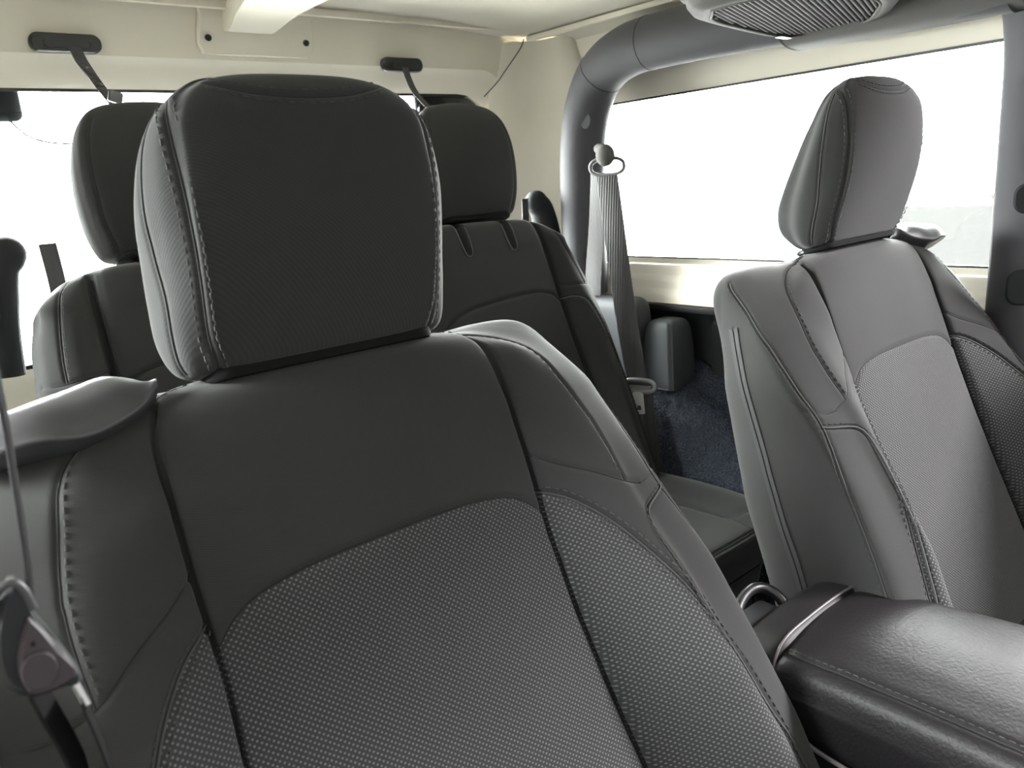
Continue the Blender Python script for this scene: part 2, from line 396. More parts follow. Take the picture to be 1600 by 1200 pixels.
# v : m, crest x, crest n, edge x, edge n, back n
FT = [(-.64, .19, .262, .090, .306, .060, -.115), (-.52, .180, .255, .092, .309, .062, -.11), (-.43, .168, .245, .086, .304, .056, -.115), (-.35, .156, .231, .077, .293, .048, -.12), (-.27, .147, .223, .059, .284, .034, -.125),
      (-.20, .143, .213, .040, .275, .012, -.122), (-.13, .144, .208, .021, .269, -.012, -.116), (-.075, .143, .201, .005, .259, -.028, -.107)]
def front_ring(v):
    m, xc, nc, xe, ne, nb = interp_tab(FT, v)
    return ring_mirror([(0, .004, v), (m*.55, .004, v), (m-.008, .0025, v), (m, -.002, v), (m+.009, .004+nc*.20, v), (xc-.006, nc-.001, v), (xc+.02, nc-.006, v), (xe-.004, ne+.012, v),
                        (xe, ne-.010, v), (xe-.010, (ne+nb)/2-.01, v), (xe-.028, nb+.014, v), (xe-.065, nb, v), (m*.5, nb-.004, v), (0, nb-.005, v)])
net = [front_ring(v) for v in (-.64, -.58, -.52, -.47, -.43, -.39, -.35, -.31, -.27, -.235, -.20, -.165, -.13, -.10, -.075)]
net.append(ring_mirror([(0, .002, -.024), (.078, .002, -.025), (.128, -.001, -.030), (.141, -.005, -.033), (.153, -.002, -.036), (.178, -.003, -.037), (.206, -.012, -.043), (.234, -.026, -.040),
                        (.246, -.044, -.033), (.248, -.062, -.027), (.240, -.080, -.024), (.180, -.093, -.018), (.09, -.096, -.022), (0, -.096, -.022)]))
net.append(ring_mirror([(0, -.008, -.006), (.075, -.008, -.007), (.122, -.012, -.011), (.133, -.017, -.013), (.142, -.016, -.016), (.158, -.020, -.017), (.188, -.028, -.019), (.211, -.038, -.014),
                        (.224, -.050, -.006), (.225, -.062, -.001), (.214, -.075, .000), (.160, -.083, -.001), (.08, -.086, -.007), (0, -.086, -.006)]))
net.append(ring_mirror([(0, -.030, .003), (.065, -.030, .002), (.108, -.033, .000), (.117, -.036, -.002), (.124, -.037, -.004), (.136, -.038, -.004), (.152, -.042, -.004), (.168, -.048, -.001),
                        (.177, -.054, .002), (.177, -.060, .004), (.166, -.066, .004), (.125, -.069, .003), (.06, -.070, .001), (0, -.070, .002)]))
net.append(ring_mirror([(0, -.050, .004), (.04, -.050, .003), (.07, -.050, .001), (.078, -.0505, .000), (.084, -.051, -.001), (.092, -.051, -.002), (.100, -.052, -.002), (.108, -.052, -.001),
                        (.112, -.053, -.001), (.111, -.0535, .000), (.104, -.054, .000), (.080, -.0545, .001), (.04, -.054, .002), (0, -.054, .003)]))
FK = (1, .03, 1)     # weights for curves given on the front in (x,v)
SK = (.05, 1, 1)
FRONT = (0, -1, 0)
def xv(l, n_=0): return [(x, -n_, v) for x, v in l]
arch_half = [(.0, -.147), (.05, -.1475), (.085, -.150), (.110, -.155), (.127, -.164), (.1425, -.179)]
mline = [(.133, -.013), (.141, -.033), (.143, -.075), (.144, -.13), (.143, -.20), (.147, -.27), (.156, -.35), (.168, -.43), (.180, -.52), (.186, -.6)]
hline = [(.1435, -.127), (.165, -.143), (.190, -.158), (.215, -.175), (.2385, -.184)]
stit = [(.1435, -.161), (.166, -.177), (.190, -.207), (.213, -.252), (.232, -.300), (.252, -.365), (.266, -.43), (.274, -.50), (.276, -.6)]
dash = [(.105, .000), (.145, -.008), (.175, -.024), (.199, -.053), (.2145, -.105), (.2185, -.140), (.2180, -.177)]
side2 = [(-.053, -.010), (-.049, -.020), (-.030, -.055), (-.012, -.095), (.008, -.150), (.026, -.20), (.040, -.27), (.050, -.35), (.054, -.43), (.055, -.6)]   # (n,v)
side3 = [(.024, -.195), (.042, -.212), (.058, -.255), (.070, -.31), (.076, -.36), (.080, -.44), (.082, -.6)]
zipl = [(-.054, -.064), (-.058, -.11), (-.060, -.19), (-.058, -.29), (-.052, -.37), (-.05, -.6)]
def nv3(l, x): return [(x, -a, b) for a, b in l]

def make_front_seat(quality=1.0):
    S = Surf(net, int(430*quality), int(620*quality), densu=lambda s: np.where((s < 9) | (s > 17), 1.0, .35))
    st = Rows(); sd_ = Rows(); seam = Rows(); pip = Rows(); zipm = Rows()
    cur = {}
    for sg in (1, -1):
        f = (lambda P: P) if sg == 1 else mir
        for nm, l in (('m', mline), ('h', hline), ('s', stit)):
            cur[nm, sg] = S.snap(f(xv(l)), FK, FRONT)
        cur['d', sg] = S.snap(f([(x, -q, v) for (x, v), q in zip(dash, (-.030, -.024, -.020, -.016, .002, .016, .030))]), (.95, .7, .95))
        hs = S.snap(f([(.238, -.030, -.184), (.258, -.022, -.183), (.272, -.012, -.174), (.278, -.002, -.158)]), (1, 1, 1))
        cur['hs', sg] = hs
        for nm, l in (('2', side2), ('3', side3), ('z', zipl)):
            cur[nm, sg] = S.snap(f(nv3(l, .30)), SK, (sg, 0, 0))
    arch = [(-x, v) for x, v in arch_half[::-1]][:-1]+arch_half
    cur['a', 1] = S.snap(xv(arch), FK, FRONT)
    for k, (Q, N) in cur.items():
        d, sg_ = {'m': (.0048, .0024), 'h': (.0016, .0022), 's': (.0030, .0032), 'd': (.0018, .0022), 'hs': (.0014, .0022), '2': (.0018, .0024), '3': (.0022, .0028), 'z': (.0016, .0026), 'a': (.0022, .0028)}[k[0]]
        S.groove(Q, d, sg_)
    S.finish()
    root = empty('front_seat', (0, 0, 0))
    def in_insert(c, n_):
        lim = np.interp(-c[:, 2], [-v for x, v in mline], [x for x, v in mline]); av = np.interp(np.abs(c[:, 0]), [x for x, v in arch_half], [v for x, v in arch_half])
        return (n_[:, 1] < .3) & (c[:, 1] < .03) & (np.abs(c[:, 0]) < lim) & (c[:, 2] < av)
    def in_bol(sg):
        def fn(c, n_):
            x = c[:, 0]*sg; lim = np.interp(-c[:, 2], [-v for q, v in mline], [q for q, v in mline]); sv = np.interp(x, [q for q, v in stit[:-1]], [v for q, v in stit[:-1]])
            sx_ = np.interp(-c[:, 2], [-v for q, v in stit], [q for q, v in stit])
            return (n_[:, 1] < 0.02) & (x > lim) & (c[:, 2] < -.161) & (x < sx_)
        return fn
    parts = S.build('backrest', M['cloth'], root, [('insert_panel', M['honey'], in_insert), ('bolster_panel', M['honey'], in_bol(1)), ('bolster_panel', M['honey'], in_bol(-1))])
    back = parts[0]
    for (k, sg), (Q, N) in cur.items():
        if k == 'm': cordline(seam, Q, N, .0008, -.0042)
        elif k == 'a': cordline(seam, Q, N, .0007, -.0019)
        elif k == 's':
            cordline(pip, Q, N, .0011, -.0022); stitches(st, Q, N, .0052, .0045, .0032, .0006, -.0002); stitches(sd_, Q, N, -.0046, .0042, .0034, .00055, -.0003)
        elif k == 'd': cordline(seam, Q, N, .0006, -.0014); stitches(st, Q, N, -.0042*sg, .0042, .0036, .0005, -.0002)
        elif k in ('h', 'hs'): cordline(seam, Q, N, .0005, -.0012)
        elif k == '2': cordline(pip, Q, N, .0009, -.0008); stitches(sd_, Q, N, .004*sg, .004, .0035, .0004, -.0002)
        elif k == '3': cordline(pip, Q, N, .0013, -.0006); stitches(sd_, Q, N, -.004*sg, .004, .0035, .0004, -.0002)
        elif k == 'z':
            T = np.gradient(Q, axis=0); T /= np.linalg.norm(T, axis=1, keepdims=True); B = np.cross(N, T)
            for off in (-.0042, .0042): zipm.strap(Q+B*off+N*.0008, B, .0066, .0016)
            cordline(seam, Q, N, .0006, .0002)
    st.build('stitching', M['thread'], back); sd_.build('dark_stitching', M['thread'], back); seam.build('seam', M['seam'], back); pip.build('piping', M['pipe'], back); M['ziptape'] = mat('grey_zip_tape', (.025, .025, .027), .85)
    zipm.build('zip_tape', M['ziptape'], back)
    # -------- headrest
    def hr(v, nf, nb, xs, xe, rc=.018):
        md = nf*.35+nb*.65
        return ring_mirror([(0, nf+.003, v), (xs*.6, nf+.002, v), (xs-.006, nf-.001, v), (xs+.002, nf-.006, v), ((xs+xe)/2+.003, nf*.78+nb*.22, v), (xe, nf*.5+nb*.5, v), (xe-.009, nf*.28+nb*.72, v), (xe-rc*.85, nb+rc*.35, v), (xe-rc*2.3, nb-.001, v), (xs*.45, nb-.004, v), (0, nb-.005, v)])
    hn = [hr(.000, -.006, -.034, .080, .088, .010), hr(.001, .000, -.042, .090, .104, .013), hr(.010, .008, -.052, .094, .114), hr(.030, .022, -.061, .095, .119), hr(.055, .038, -.058, .095, .1195), hr(.080, .051, -.042, .095, .1200), hr(.105, .061, -.022, .0945, .120),
          hr(.130, .068, -.004, .093, .1155), hr(.150, .071, .010, .091, .108), hr(.164, .070, .020, .085, .098, .014), hr(.176, .067, .029, .074, .084, .010), hr(.185, .062, .040, .056, .063, .006), hr(.1885, .055, .050, .02, .024, .001)]
    # bow the crown: rows fall away from the centre
    for r_ in hn[:]: pass
    H = Surf(hn, int(190*quality), int(380*quality))
    hroot_curves = {}
    seamf = [(.088, .001), (.094, .02), (.0955, .055), (.0965, .10), (.097, .14), (.095, .160), (.090, .171)]
    cap = [(-.066, .177), (-.058, .1735), (-.035, .167), (0, .1645), (.035, .167), (.058, .1735), (.066, .177)]
    cc = []
    for sg in (1, -1):
        f = (lambda P: P) if sg == 1 else mir
        cc.append(('f', sg, H.snap(f(xv(seamf)), FK, (0, -1, 0))))
        cc.append(('r', sg, H.snap(f([(.112, .014, .004), (.125, .006, .022), (.125, -.008, .050), (.125, -.018, .075), (.125, -.032, .11), (.12, -.042, .14), (.10, -.048, .162), (.09, -.050, .170)]), (.1, 1, 1), (sg, 0, 0))))
    cc.append(('c', 1, H.snap(xv(cap), FK, (0, -.3, .3))))
    for k, sg, (Q, N) in cc: H.groove(Q, {'f': .0018, 'r': .0016, 'c': .0012}[k], {'f': .0022, 'r': .0022, 'c': .0018}[k])
    H.finish()
    head = H.build('headrest', M['cloth'], root)[0]
    st = Rows(); seam = Rows(); pip = Rows()
    for k, sg, (Q, N) in cc:
        if k == 'f': cordline(seam, Q, N, .0007, -.0014); stitches(st, Q, N, .0062, .0046, .0030, .0006, -.0003); stitches(st, Q, N, -.0062, .0046, .0030, .0006, -.0003)
        if k == 'r': cordline(pip, Q, N, .0009, -.0006)
        if k == 'c': cordline(seam, Q, N, .0004, -.001); stitches(st, Q, N, .0055, .0046, .0032, .0005, -.0002); stitches(st, Q, N, -.0055, .0046, .0032, .0005, -.0002)
    st.build('stitching', M['thread'], head); seam.build('seam', M['seam'], head); pip.build('piping', M['pipe'], head)
    b = MB(); b.prism(rrect(.190, .042, .016), .010, (0, .021, -.0015), None, .002); b.build('headrest_base', M['rubber'], head)
    for s_ in (-.062, .062):
        p = MB(); p.tube([(s_, .030, -.05), (s_, .028, .004)], .006, 14); p.build('headrest_post', M['chrome'], head)
    for s_ in (-.062, .062):
        p = MB(); p.prism(rrect(.030, .022, .008), .007, (s_, .046, .0065), None, .002); p.build('post_sleeve', M['blk'], back)
    # -------- cushion (in world-upright frame: undo recline through a child empty-free transform later)
    cn = []
    for y_, zt, wd in ((-.46, -.01, .20), (-.45, .012, .235), (-.42, .022, .25), (-.35, .018, .262), (-.25, .008, .268), (-.12, -.004, .265), (0, -.012, .255), (.04, -.016, .24)):
        k = [(0, zt), (wd*.55, zt+.001), (wd*.66, zt-.004), (wd*.8, zt+.020), (wd*.95, zt+.008), (wd, zt-.035), (wd*.98, zt-.09), (wd*.9, zt-.125), (wd*.5, zt-.13), (0, zt-.13)]
        ring = [(x, y_, z) for x, z in k]+[(-x, y_, z) for x, z in k[1:-1]][::-1]; cn.append(ring)
    U = Surf(cn, 90, 160)
    for sg in (1, -1):
        Q, N = U.snap([(sg*.155, -.44, .02), (sg*.17, -.35, .02), (sg*.175, -.2, .01), (sg*.17, 0, 0)], (1, 1, .05), (0, 0, 1)); U.groove(Q, .006, .006)
    U.finish()
    cu = U.build('seat_cushion', M['cloth'], root)[0]
    # cushion sits below the backrest foot
    R_ = Matrix.Rotation(RECL, 4, 'X')
    foot = Vector((0, -.60*math.sin(RECL)-.02, -.60*math.cos(RECL)+.06))
    cu.matrix_local = R_ @ Matrix.Translation(foot)
    bs = MB()
    bs.box((0, -.2, -.17), (.44, .44, .10), None, .008)
    bo = bs.build('seat_base', M['blkmat'], root); bo.matrix_local = R_ @ Matrix.Translation(foot)
    return root, back, head

seat, backo, heado = make_front_seat(1.0)
seat.rotation_euler = (-RECL, 0, 0); seat.location = (-.382, .539, .988)
tag(seat, 'nearest charcoal cloth front seat with tall headrest, filling the picture centre and left', 'car seat', 'front seats')

def shoulder_trim(parent, sg):
    """satin plastic lever housing draped over the outboard shoulder of a front seat"""
    base = [(.128, -.012, -.002, .005, -.050), (.140, -.006, -.013, .012, -.066), (.158, .001, -.021, .016, -.076), (.180, .005, -.026, .012, -.080), (.205, .006, -.023, .008, -.082),
            (.228, .000, -.024, .003, -.080), (.240, -.012, -.026, -.003, -.072), (.248, -.028, -.026, -.009, -.062), (.2525, -.038, -.024, -.014, -.053), (.254, -.042, -.021, -.017, -.048)]
    rings = []
    for x, nf, vl, vt, nb in base:
        k = [(nf, vl), (nf+.003, vl+.006), (nf-.002, (vl+vt)*.45+.004), (nf*.6-.014, vt-.003), (-.032, vt), (-.052, vt-.001), (nb+.014, vt-.006), (nb, vt-.02), (nb+.008, vl+.004), ((nf+nb)/2, vl-.006)]
        rings.append([(sg*x, -a, b) for a, b in k])
    T = Surf(rings, 70, 90)
    Q, N = T.snap([(sg*.150, .030, .02), (sg*.18, .026, .02), (sg*.21, .024, .012), (sg*.236, .026, .004)], (1, 1, .05), (0, 0, 1)); T.groove(Q, .003, .0022)
    T.finish(); o = T.build('shoulder_trim', M['trimgloss'], parent)[0]; o['label'] = 'satin plastic shoulder cap with release lever'
    lv = MB(); lv.prism(rrect(.066, .018, .008), .006, (sg*.206, .050, .0060), [[1, 0, 0], [0, 1, 0], [-sg*.2, 0, 1]], .002); l_ = lv.build('release_lever', M['trimgloss'], o)
    return o
shoulder_trim(seat, -1)
def copy_tree(o, parent=None):
    c = o.copy(); col.objects.link(c)
    if parent is not None: c.parent = parent; c.matrix_parent_inverse = o.matrix_parent_inverse.copy()
    for ch in list(o.children):
        if not ch.name.startswith('shoulder_trim'): copy_tree(ch, c)
    return c
seat2 = copy_tree(seat); seat2.location = (.378, .502, .993)
tag(seat2, 'further charcoal cloth front seat beyond the console, lit grey against the side window', 'car seat', 'front seats')
shoulder_trim(seat2, 1)
h2 = [c for c in seat2.children if c.name.startswith('headrest')][0]
h2.rotation_euler = (math.radians(5), 0, 0); h2.location = (0, -.002, .004)

# ------------------------------------------------------------------ rear bench
RT = [(-.62, .43, .462, .040, .512, .00, -.12), (-.40, .420, .460, .036, .511, .0, -.12), (-.25, .412, .458, .030, .508, -.005, -.12), (-.17, .41, .455, .022, .502, -.012, -.12), (-.10, .41, .450, .012, .492, -.022, -.115), (-.05, .408, .446, .004, .476, -.034, -.11)]
def rear_ring(v):
    m, xc, nc, xe, ne, nb = interp_tab(RT, v)
    return ring_mirror([(0, -.004, v), (.05, .004, v), (.2, .010, v), (m-.04, .006, v), (m-.008, .002, v), (m+.002, -.004, v), (m+.016, nc*.5, v), (xc, nc, v), (xc+.025, nc-.008, v), (xe-.004, ne+.01, v), (xe, ne-.03, v), (xe-.015, nb+.03, v), (xe-.05, nb, v), (.2, nb, v), (0, nb, v)])
rn = [rear_ring(v) for v in (-.62, -.5, -.4, -.32, -.25, -.21, -.17, -.13, -.10, -.07, -.05)]
rn.append(ring_mirror([(0, -.006, -.014), (.05, .000, -.012), (.2, .004, -.010), (.365, .000, -.013), (.395, -.004, -.016), (.406, -.008, -.018), (.418, -.006, -.020), (.432, -.008, -.023), (.446, -.014, -.028), (.458, -.028, -.033), (.462, -.050, -.034), (.454, -.080, -.032), (.43, -.096, -.022), (.2, -.10, -.014), (0, -.1, -.014)]))
rn.append(ring_mirror([(0, -.022, .000), (.05, -.020, .001), (.2, -.018, .002), (.35, -.022, .000), (.38, -.026, -.002), (.392, -.028, -.003), (.402, -.029, -.005), (.415, -.033, -.008), (.428, -.038, -.011), (.436, -.045, -.014), (.438, -.055, -.015), (.430, -.070, -.013), (.40, -.080, -.008), (.2, -.083, -.002), (0, -.083, -.002)]))
rn.append(ring_mirror([(0, -.045, .003), (.05, -.045, .003), (.2, -.045, .003), (.32, -.047, .002), (.345, -.048, .001), (.355, -.049, .001), (.362, -.050, .0), (.37, -.051, -.001), (.376, -.052, -.002), (.38, -.053, -.003), (.38, -.054, -.003), (.375, -.056, -.003), (.35, -.058, -.001), (.2, -.058, .001), (0, -.058, .001)]))
bench = empty('rear_bench_seat', (0, 1.19, 1.035), (-RECL, 0, 0))
tag(bench, 'charcoal cloth rear bench seat with two headrests under the rear window', 'car seat')
B = Surf(rn, 300, 760, densu=lambda s: np.where((s < 10) | (s > 18), 1.0, .3))
rm = [(.406, -.018), (.409, -.05), (.410, -.10), (.411, -.17), (.413, -.25), (.421, -.4), (.43, -.6)]
rh = [(.411, -.150), (.435, -.157), (.46, -.160), (.484, -.160), (.497, -.155)]
rd = [(.424, -.012), (.438, -.022), (.451, -.045), (.462, -.09), (.469, -.13), (.472, -.160)]
rs = [(.412, -.178), (.436, -.182), (.455, -.195), (.472, -.235), (.484, -.29), (.489, -.34), (.491, -.4), (.493, -.6)]
ra_half = [(.10, -.235), (.115, -.200), (.14, -.180), (.18, -.168), (.25, -.160), (.33, -.156), (.36, -.158), (.390, -.168), (.4105, -.186)]
SLX = (.217, .327); cur = []
for sg in (1, -1):
    f = (lambda P: P) if sg == 1 else mir
    for nm, l in (('m', rm), ('h', rh), ('d', rd), ('s', rs), ('a', ra_half), ('c', [(.06, -.004), (.062, -.1), (.07, -.3), (.07, -.6)])):
        cur.append((nm, sg, B.snap(f(xv(l)), FK, FRONT)))
    for x0 in SLX:
        Q, N = B.snap(f([(x0, .045, .004), (x0, .02, -.001), (x0, .004, -.015), (x0, 0, -.035), (x0, 0, -.060)]), (1, .6, 1), (0, -1, .4))
        B.groove(Q, .026, .0062)
        U_ = [(x0-.011, .03, .002), (x0-.0115, .01, -.01), (x0-.011, 0, -.04), (x0-.008, 0, -.064), (x0, 0, -.071), (x0+.008, 0, -.064), (x0+.011, 0, -.04), (x0+.0115, .01, -.01), (x0+.011, .03, .002)]
        cur.append(('u', sg, B.snap(f(U_), (1, .6, 1), (0, -1, .4))))
for k, sg, (Q, N) in cur:
    if k != 'u': B.groove(Q, *{'m': (.007, .005), 'h': (.002, .003), 'd': (.0025, .003), 's': (.003, .0035), 'a': (.003, .0035), 'c': (.006, .005)}[k])
B.finish()
def rin(c, n_):
    x = np.abs(c[:, 0]); av = np.interp(x, [q for q, v in ra_half], [v for q, v in ra_half]); lim = np.interp(-c[:, 2], [-v for q, v in rm], [q for q, v in rm])
    return (n_[:, 1] < .2) & (c[:, 1] < .03) & (x > .10) & (x < lim) & (c[:, 2] < av)
rb = B.build('backrest', M['cloth'], bench, [('insert_panel', M['cloth'], rin)])[0]
st = Rows(); seam = Rows(); pip = Rows()
for k, sg, (Q, N) in cur:
    if k in 'mc': cordline(seam, Q, N, .0014, -.0055)
    elif k in 'ha': cordline(seam, Q, N, .0008, -.0018)
    elif k == 'd': cordline(seam, Q, N, .0010, -.0018); stitches(st, Q, N, -.004*sg, .005, .003, .0005, 0)
    elif k == 's': cordline(pip, Q, N, .0010, -.0022); stitches(st, Q, N, .006, .0055, .003, .0006, 0); stitches(st, Q, N, -.006, .0055, .003, .0006, 0)
    elif k == 'u': cordline(pip, Q, N, .0012, .0004)
st.build('stitching', M['thread_dark'], rb); seam.build('seam', M['seam'], rb); M['slotpipe'] = mat('grey_slot_piping', (.07, .07, .07), .6)
pp = pip.build('slot_piping', M['slotpipe'], rb)
# rear headrests
def rh_ring(v, nf, nb, xs, xe, rc=.02):
    return ring_mirror([(0, nf+.002, v), (xs*.6, nf, v), (xs, nf-.006, v), ((xs+xe)/2+.004, nf*.7+nb*.3, v), (xe, nf*.45+nb*.55, v), (xe-.002, nf*.25+nb*.75, v), (xe-rc*.6, nb+rc*.3, v), (xe-rc*2, nb-.002, v), (0, nb-.004, v)])
rhn = [rh_ring(.010, -.012, -.050, .070, .080, .01), rh_ring(.0115, -.006, -.058, .080, .092, .012), rh_ring(.020, .002, -.066, .088, .102), rh_ring(.05, .016, -.066, .096, .111), rh_ring(.09, .030, -.055, .099, .115), rh_ring(.13, .040, -.042, .098, .113), rh_ring(.165, .044, -.030, .092, .105),
       rh_ring(.19, .042, -.020, .082, .093), rh_ring(.208, .036, -.008, .066, .075, .014), rh_ring(.219, .026, .004, .042, .048, .006), rh_ring(.221, .018, .012, .016, .018, .002)]
def rear_headrest(x):
    H = Surf(rhn, 90, 180); cc = []
    for sg in (1, -1):
        f = (lambda P: P) if sg == 1 else mir
        cc.append(H.snap(f(xv([(.082, .016), (.092, .05), (.095, .09), (.094, .13), (.088, .165), (.078, .19)])), FK, FRONT))
    for Q, N in cc: H.groove(Q, .0016, .003)
    H.finish(); o = H.build('headrest', M['cloth'], bench)[0]; o.location = (x, 0, 0)
    s_ = Rows()
    for Q, N in cc: cordline(s_, Q, N, .0006, -.0012)
    s_.build('seam', M['seam'], o)
    b_ = MB(); b_.prism(rrect(.165, .05, .018), .010, (0, .028, .008), None, .002); b_.build('headrest_base', M['rubber'], o)
    for q in (-.0565, .0565):
        p = MB(); p.tube([(q, .032, -.03), (q, .030, .014)], .006, 12); p.build('headrest_post', M['blk'], o)
    return o
rear_headrest(.2785); rear_headrest(-.2785)
# rear cushion
cn = []
def cs(x, top, yf, zf):
    return [(x, 1.10, top-.012), (x, 1.0, top-.006), (x, .88, top), (x, yf+.05, top), (x, yf+.012, top-.006), (x, yf, top-.022), (x, yf-.004, top-.05), (x, yf+.006, zf+.03), (x, yf+.03, zf), (x, .9, zf-.01), (x, 1.10, zf), (x, 1.14, (top+zf)/2)]
for x, top, yf, zf in ((-.552, .455, .80, .41), (-.545, .485, .775, .385), (-.525, .506, .745, .37), (-.495, .512, .72, .36), (-.462, .506, .705, .36), (-.44, .491, .698, .36), (-.42, .494, .695, .36), (-.2, .498, .690, .36), (0, .492, .690, .36), (.2, .498, .690, .36), (.42, .494, .695, .36), (.44, .491, .698, .36), (.462, .506, .705, .36), (.495, .512, .72, .36), (.525, .506, .745, .37), (.545, .485, .775, .385), (.552, .455, .80, .41)):
    cn.append(cs(x, top, yf, zf))
Cu = Surf(cn, 420, 260); cc = []
fs = [(-.50, .725, .52), (-.44, .706, .52), (-.2, .700, .52), (0, .700, .52), (.2, .700, .52), (.44, .706, .52), (.50, .728, .52), (.535, .775, .52), (.540, .85, .52), (.538, 1.0, .52)]
cc.append(('s', Cu.snap(fs, (1, 1, .05), (0, 0, 1))))
cc.append(('p', Cu.snap([(-.50, .70, .42), (-.3, .68, .425), (0, .68, .425), (.3, .68, .425), (.46, .68, .425), (.52, .72, .428)], (1, .05, 1), (0, -1, 0))))
cc.append(('c', Cu.snap([(.47, .735, .52), (.448, .76, .52), (.44, .85, .52), (.44, 1.05, .52)], (1, 1, .05), (0, 0, 1))))
cc.append(('c', Cu.snap([(-.47, .735, .52), (-.448, .76, .52), (-.44, .85, .52), (-.44, 1.05, .52)], (1, 1, .05), (0, 0, 1))))
cc.append(('k', Cu.snap([(.44, .86, .52), (.36, .83, .52), (.28, .82, .52), (.2, .83, .52), (.1, .86, .52)], (1, 1, .05), (0, 0, 1))))
for k, (Q, N) in cc: Cu.groove(Q, *{'s': (.003, .004), 'p': (.003, .004), 'c': (.005, .006), 'k': (.003, .004)}[k])
Cu.finish(); Rinv = Matrix.Rotation(RECL, 4, 'X') @ Matrix.Translation((0, -1.19, -1.035))
cuo = Cu.build('seat_cushion', M['cloth'], bench)[0]; cuo.matrix_local = Rinv
st = Rows(); pip = Rows()
for k, (Q, N) in cc:
    if k == 's': cordline(pip, Q, N, .0012, -.0016); stitches(st, Q, N, .006, .0055, .003, .0006, 0); stitches(st, Q, N, -.006, .0055, .003, .0006, 0)
    if k == 'p': cordline(pip, Q, N, .0022, -.0002)
st.build('stitching', M['thread_dark'], cuo); pip.build('piping', M['pipe'], cuo)
bb = MB(); bb.box((0, .92, .30), (1.0, .36, .10), None, .02); bbo = bb.build('seat_base', M['blkmat'], bench); bbo.matrix_local = Rinv

# ------------------------------------------------------------------ body shell
def plate_hole(outer, inner, levels, to3, thick):
    """outer, inner loops (same count, 2D); levels: (fraction towards inner, inward offset); to3 maps (a,b,d)->xyz"""
    O, I = C(outer), C(inner); n_ = len(O); V = []; F = []
    for fr_, d in levels:
        P = O+(I-O)*fr_
        for a, b in P: V.append(to3(a, b, d))
    L = len(levels)
    for k in range(L-1):
        for i in range(n_): F.append((k*n_+i, k*n_+(i+1) % n_, (k+1)*n_+(i+1) % n_, (k+1)*n_+i))
    for i in range(n_): F.append(((L-1)*n_+i, (L-1)*n_+(i+1) % n_, (i+1) % n_, i))
    return V, F
def loop_rect(x0, x1, y0, y1, r, n_=32, k=6):
    cx, cy = (x0+x1)/2, (y0+y1)/2; W, H_ = (x1-x0)/2, (y1-y0)/2; P = []
    cor = [(W-r, H_-r, 0), (-W+r, H_-r, 90), (-W+r, -H_+r, 180), (W-r, -H_+r, 270)]
    for q in range(4):
        x_, y_, a0 = cor[q]
        arc = [(cx+x_+r*math.cos(math.radians(a)), cy+y_+r*math.sin(math.radians(a))) for a in np.linspace(a0, a0+90, k)]
        nx, ny, na = cor[(q+1) % 4]; end = arc[-1]; nxt = (cx+nx+r*math.cos(math.radians(a0+90)), cy+ny+r*math.sin(math.radians(a0+90)))
        P += arc; P += [(end[0]+(nxt[0]-end[0])*t, end[1]+(nxt[1]-end[1])*t) for t in np.linspace(0, 1, n_//4+1, endpoint=False)[1:]]
    return P
# rear wall with the back-glass opening
YR = 1.45
def rear3(a, b, d):                       # wall leans inwards towards the roof, d = depth inwards
    lean = .0 if b < 1.30 else (b-1.30)*.35
    return (a, YR+.02-d-lean, b)
V, F = plate_hole(loop_rect(-.66, .66, .62, 1.452, .05, 60, 8), loop_rect(-.585, .560, .86, 1.298, .09, 60, 8), [(0, 0), (.30, .0), (.62, .004), (.70, .006), (.74, .0), (.80, -.004), (.93, -.006), (1.0, -.016), (1.0, -.05), (0, -.06)], rear3, 0)
wr = mesh_obj('wall_rear', V, F, M['white']); wr.data.set_sharp_from_angle(angle=math.radians(35)); structure(wr, 'white hardtop rear wall around the back glass')
# glass
def pane(name, loop, to3, m=None):
    n_ = len(loop); V = [to3(a, b, 0) for a, b in loop]+[to3(a, b, -.004) for a, b in loop]
    F = [tuple(range(n_)), tuple(range(2*n_-1, n_-1, -1))]+[(i, (i+1) % n_, n_+(i+1) % n_, n_+i) for i in range(n_)]
    return mesh_obj(name, V, F, m or M['glass'], smooth=False)
rg = structure(pane('window_1', loop_rect(-.60, .575, .845, 1.315, .06), lambda a, b, d: (a, YR+.045-d, b)))
def ringframe(name, lo, li, to3, th, m, parent):
    n_ = len(lo); V = [to3(a, b, 0) for a, b in lo]+[to3(a, b, 0) for a, b in li]+[to3(a, b, -th) for a, b in lo]+[to3(a, b, -th) for a, b in li]; F = []
    for i in range(n_):
        j = (i+1) % n_; F += [(i, j, n_+j, n_+i), (2*n_+i, 3*n_+i, 3*n_+j, 2*n_+j), (n_+i, n_+j, 3*n_+j, 3*n_+i), (i, 2*n_+i, 2*n_+j, j)]
    return mesh_obj(name, V, F, m, parent, smooth=False)
ringframe('window_seal', loop_rect(-.60, .575, .845, 1.315, .06), loop_rect(-.580, .555, .865, 1.293, .06), lambda a, b, d: (a, YR+.038-d, b), .006, M['blk'], rg)
hl = Rows()
for z in (1.263, 1.232, 1.10): hl.tube([(-.575, YR+.037, z), (-.37 if z > 1.15 else -.42, YR+.037, z-.001)], .0006, 5)
hl.build('heater_line', M['blkmat'], rg)

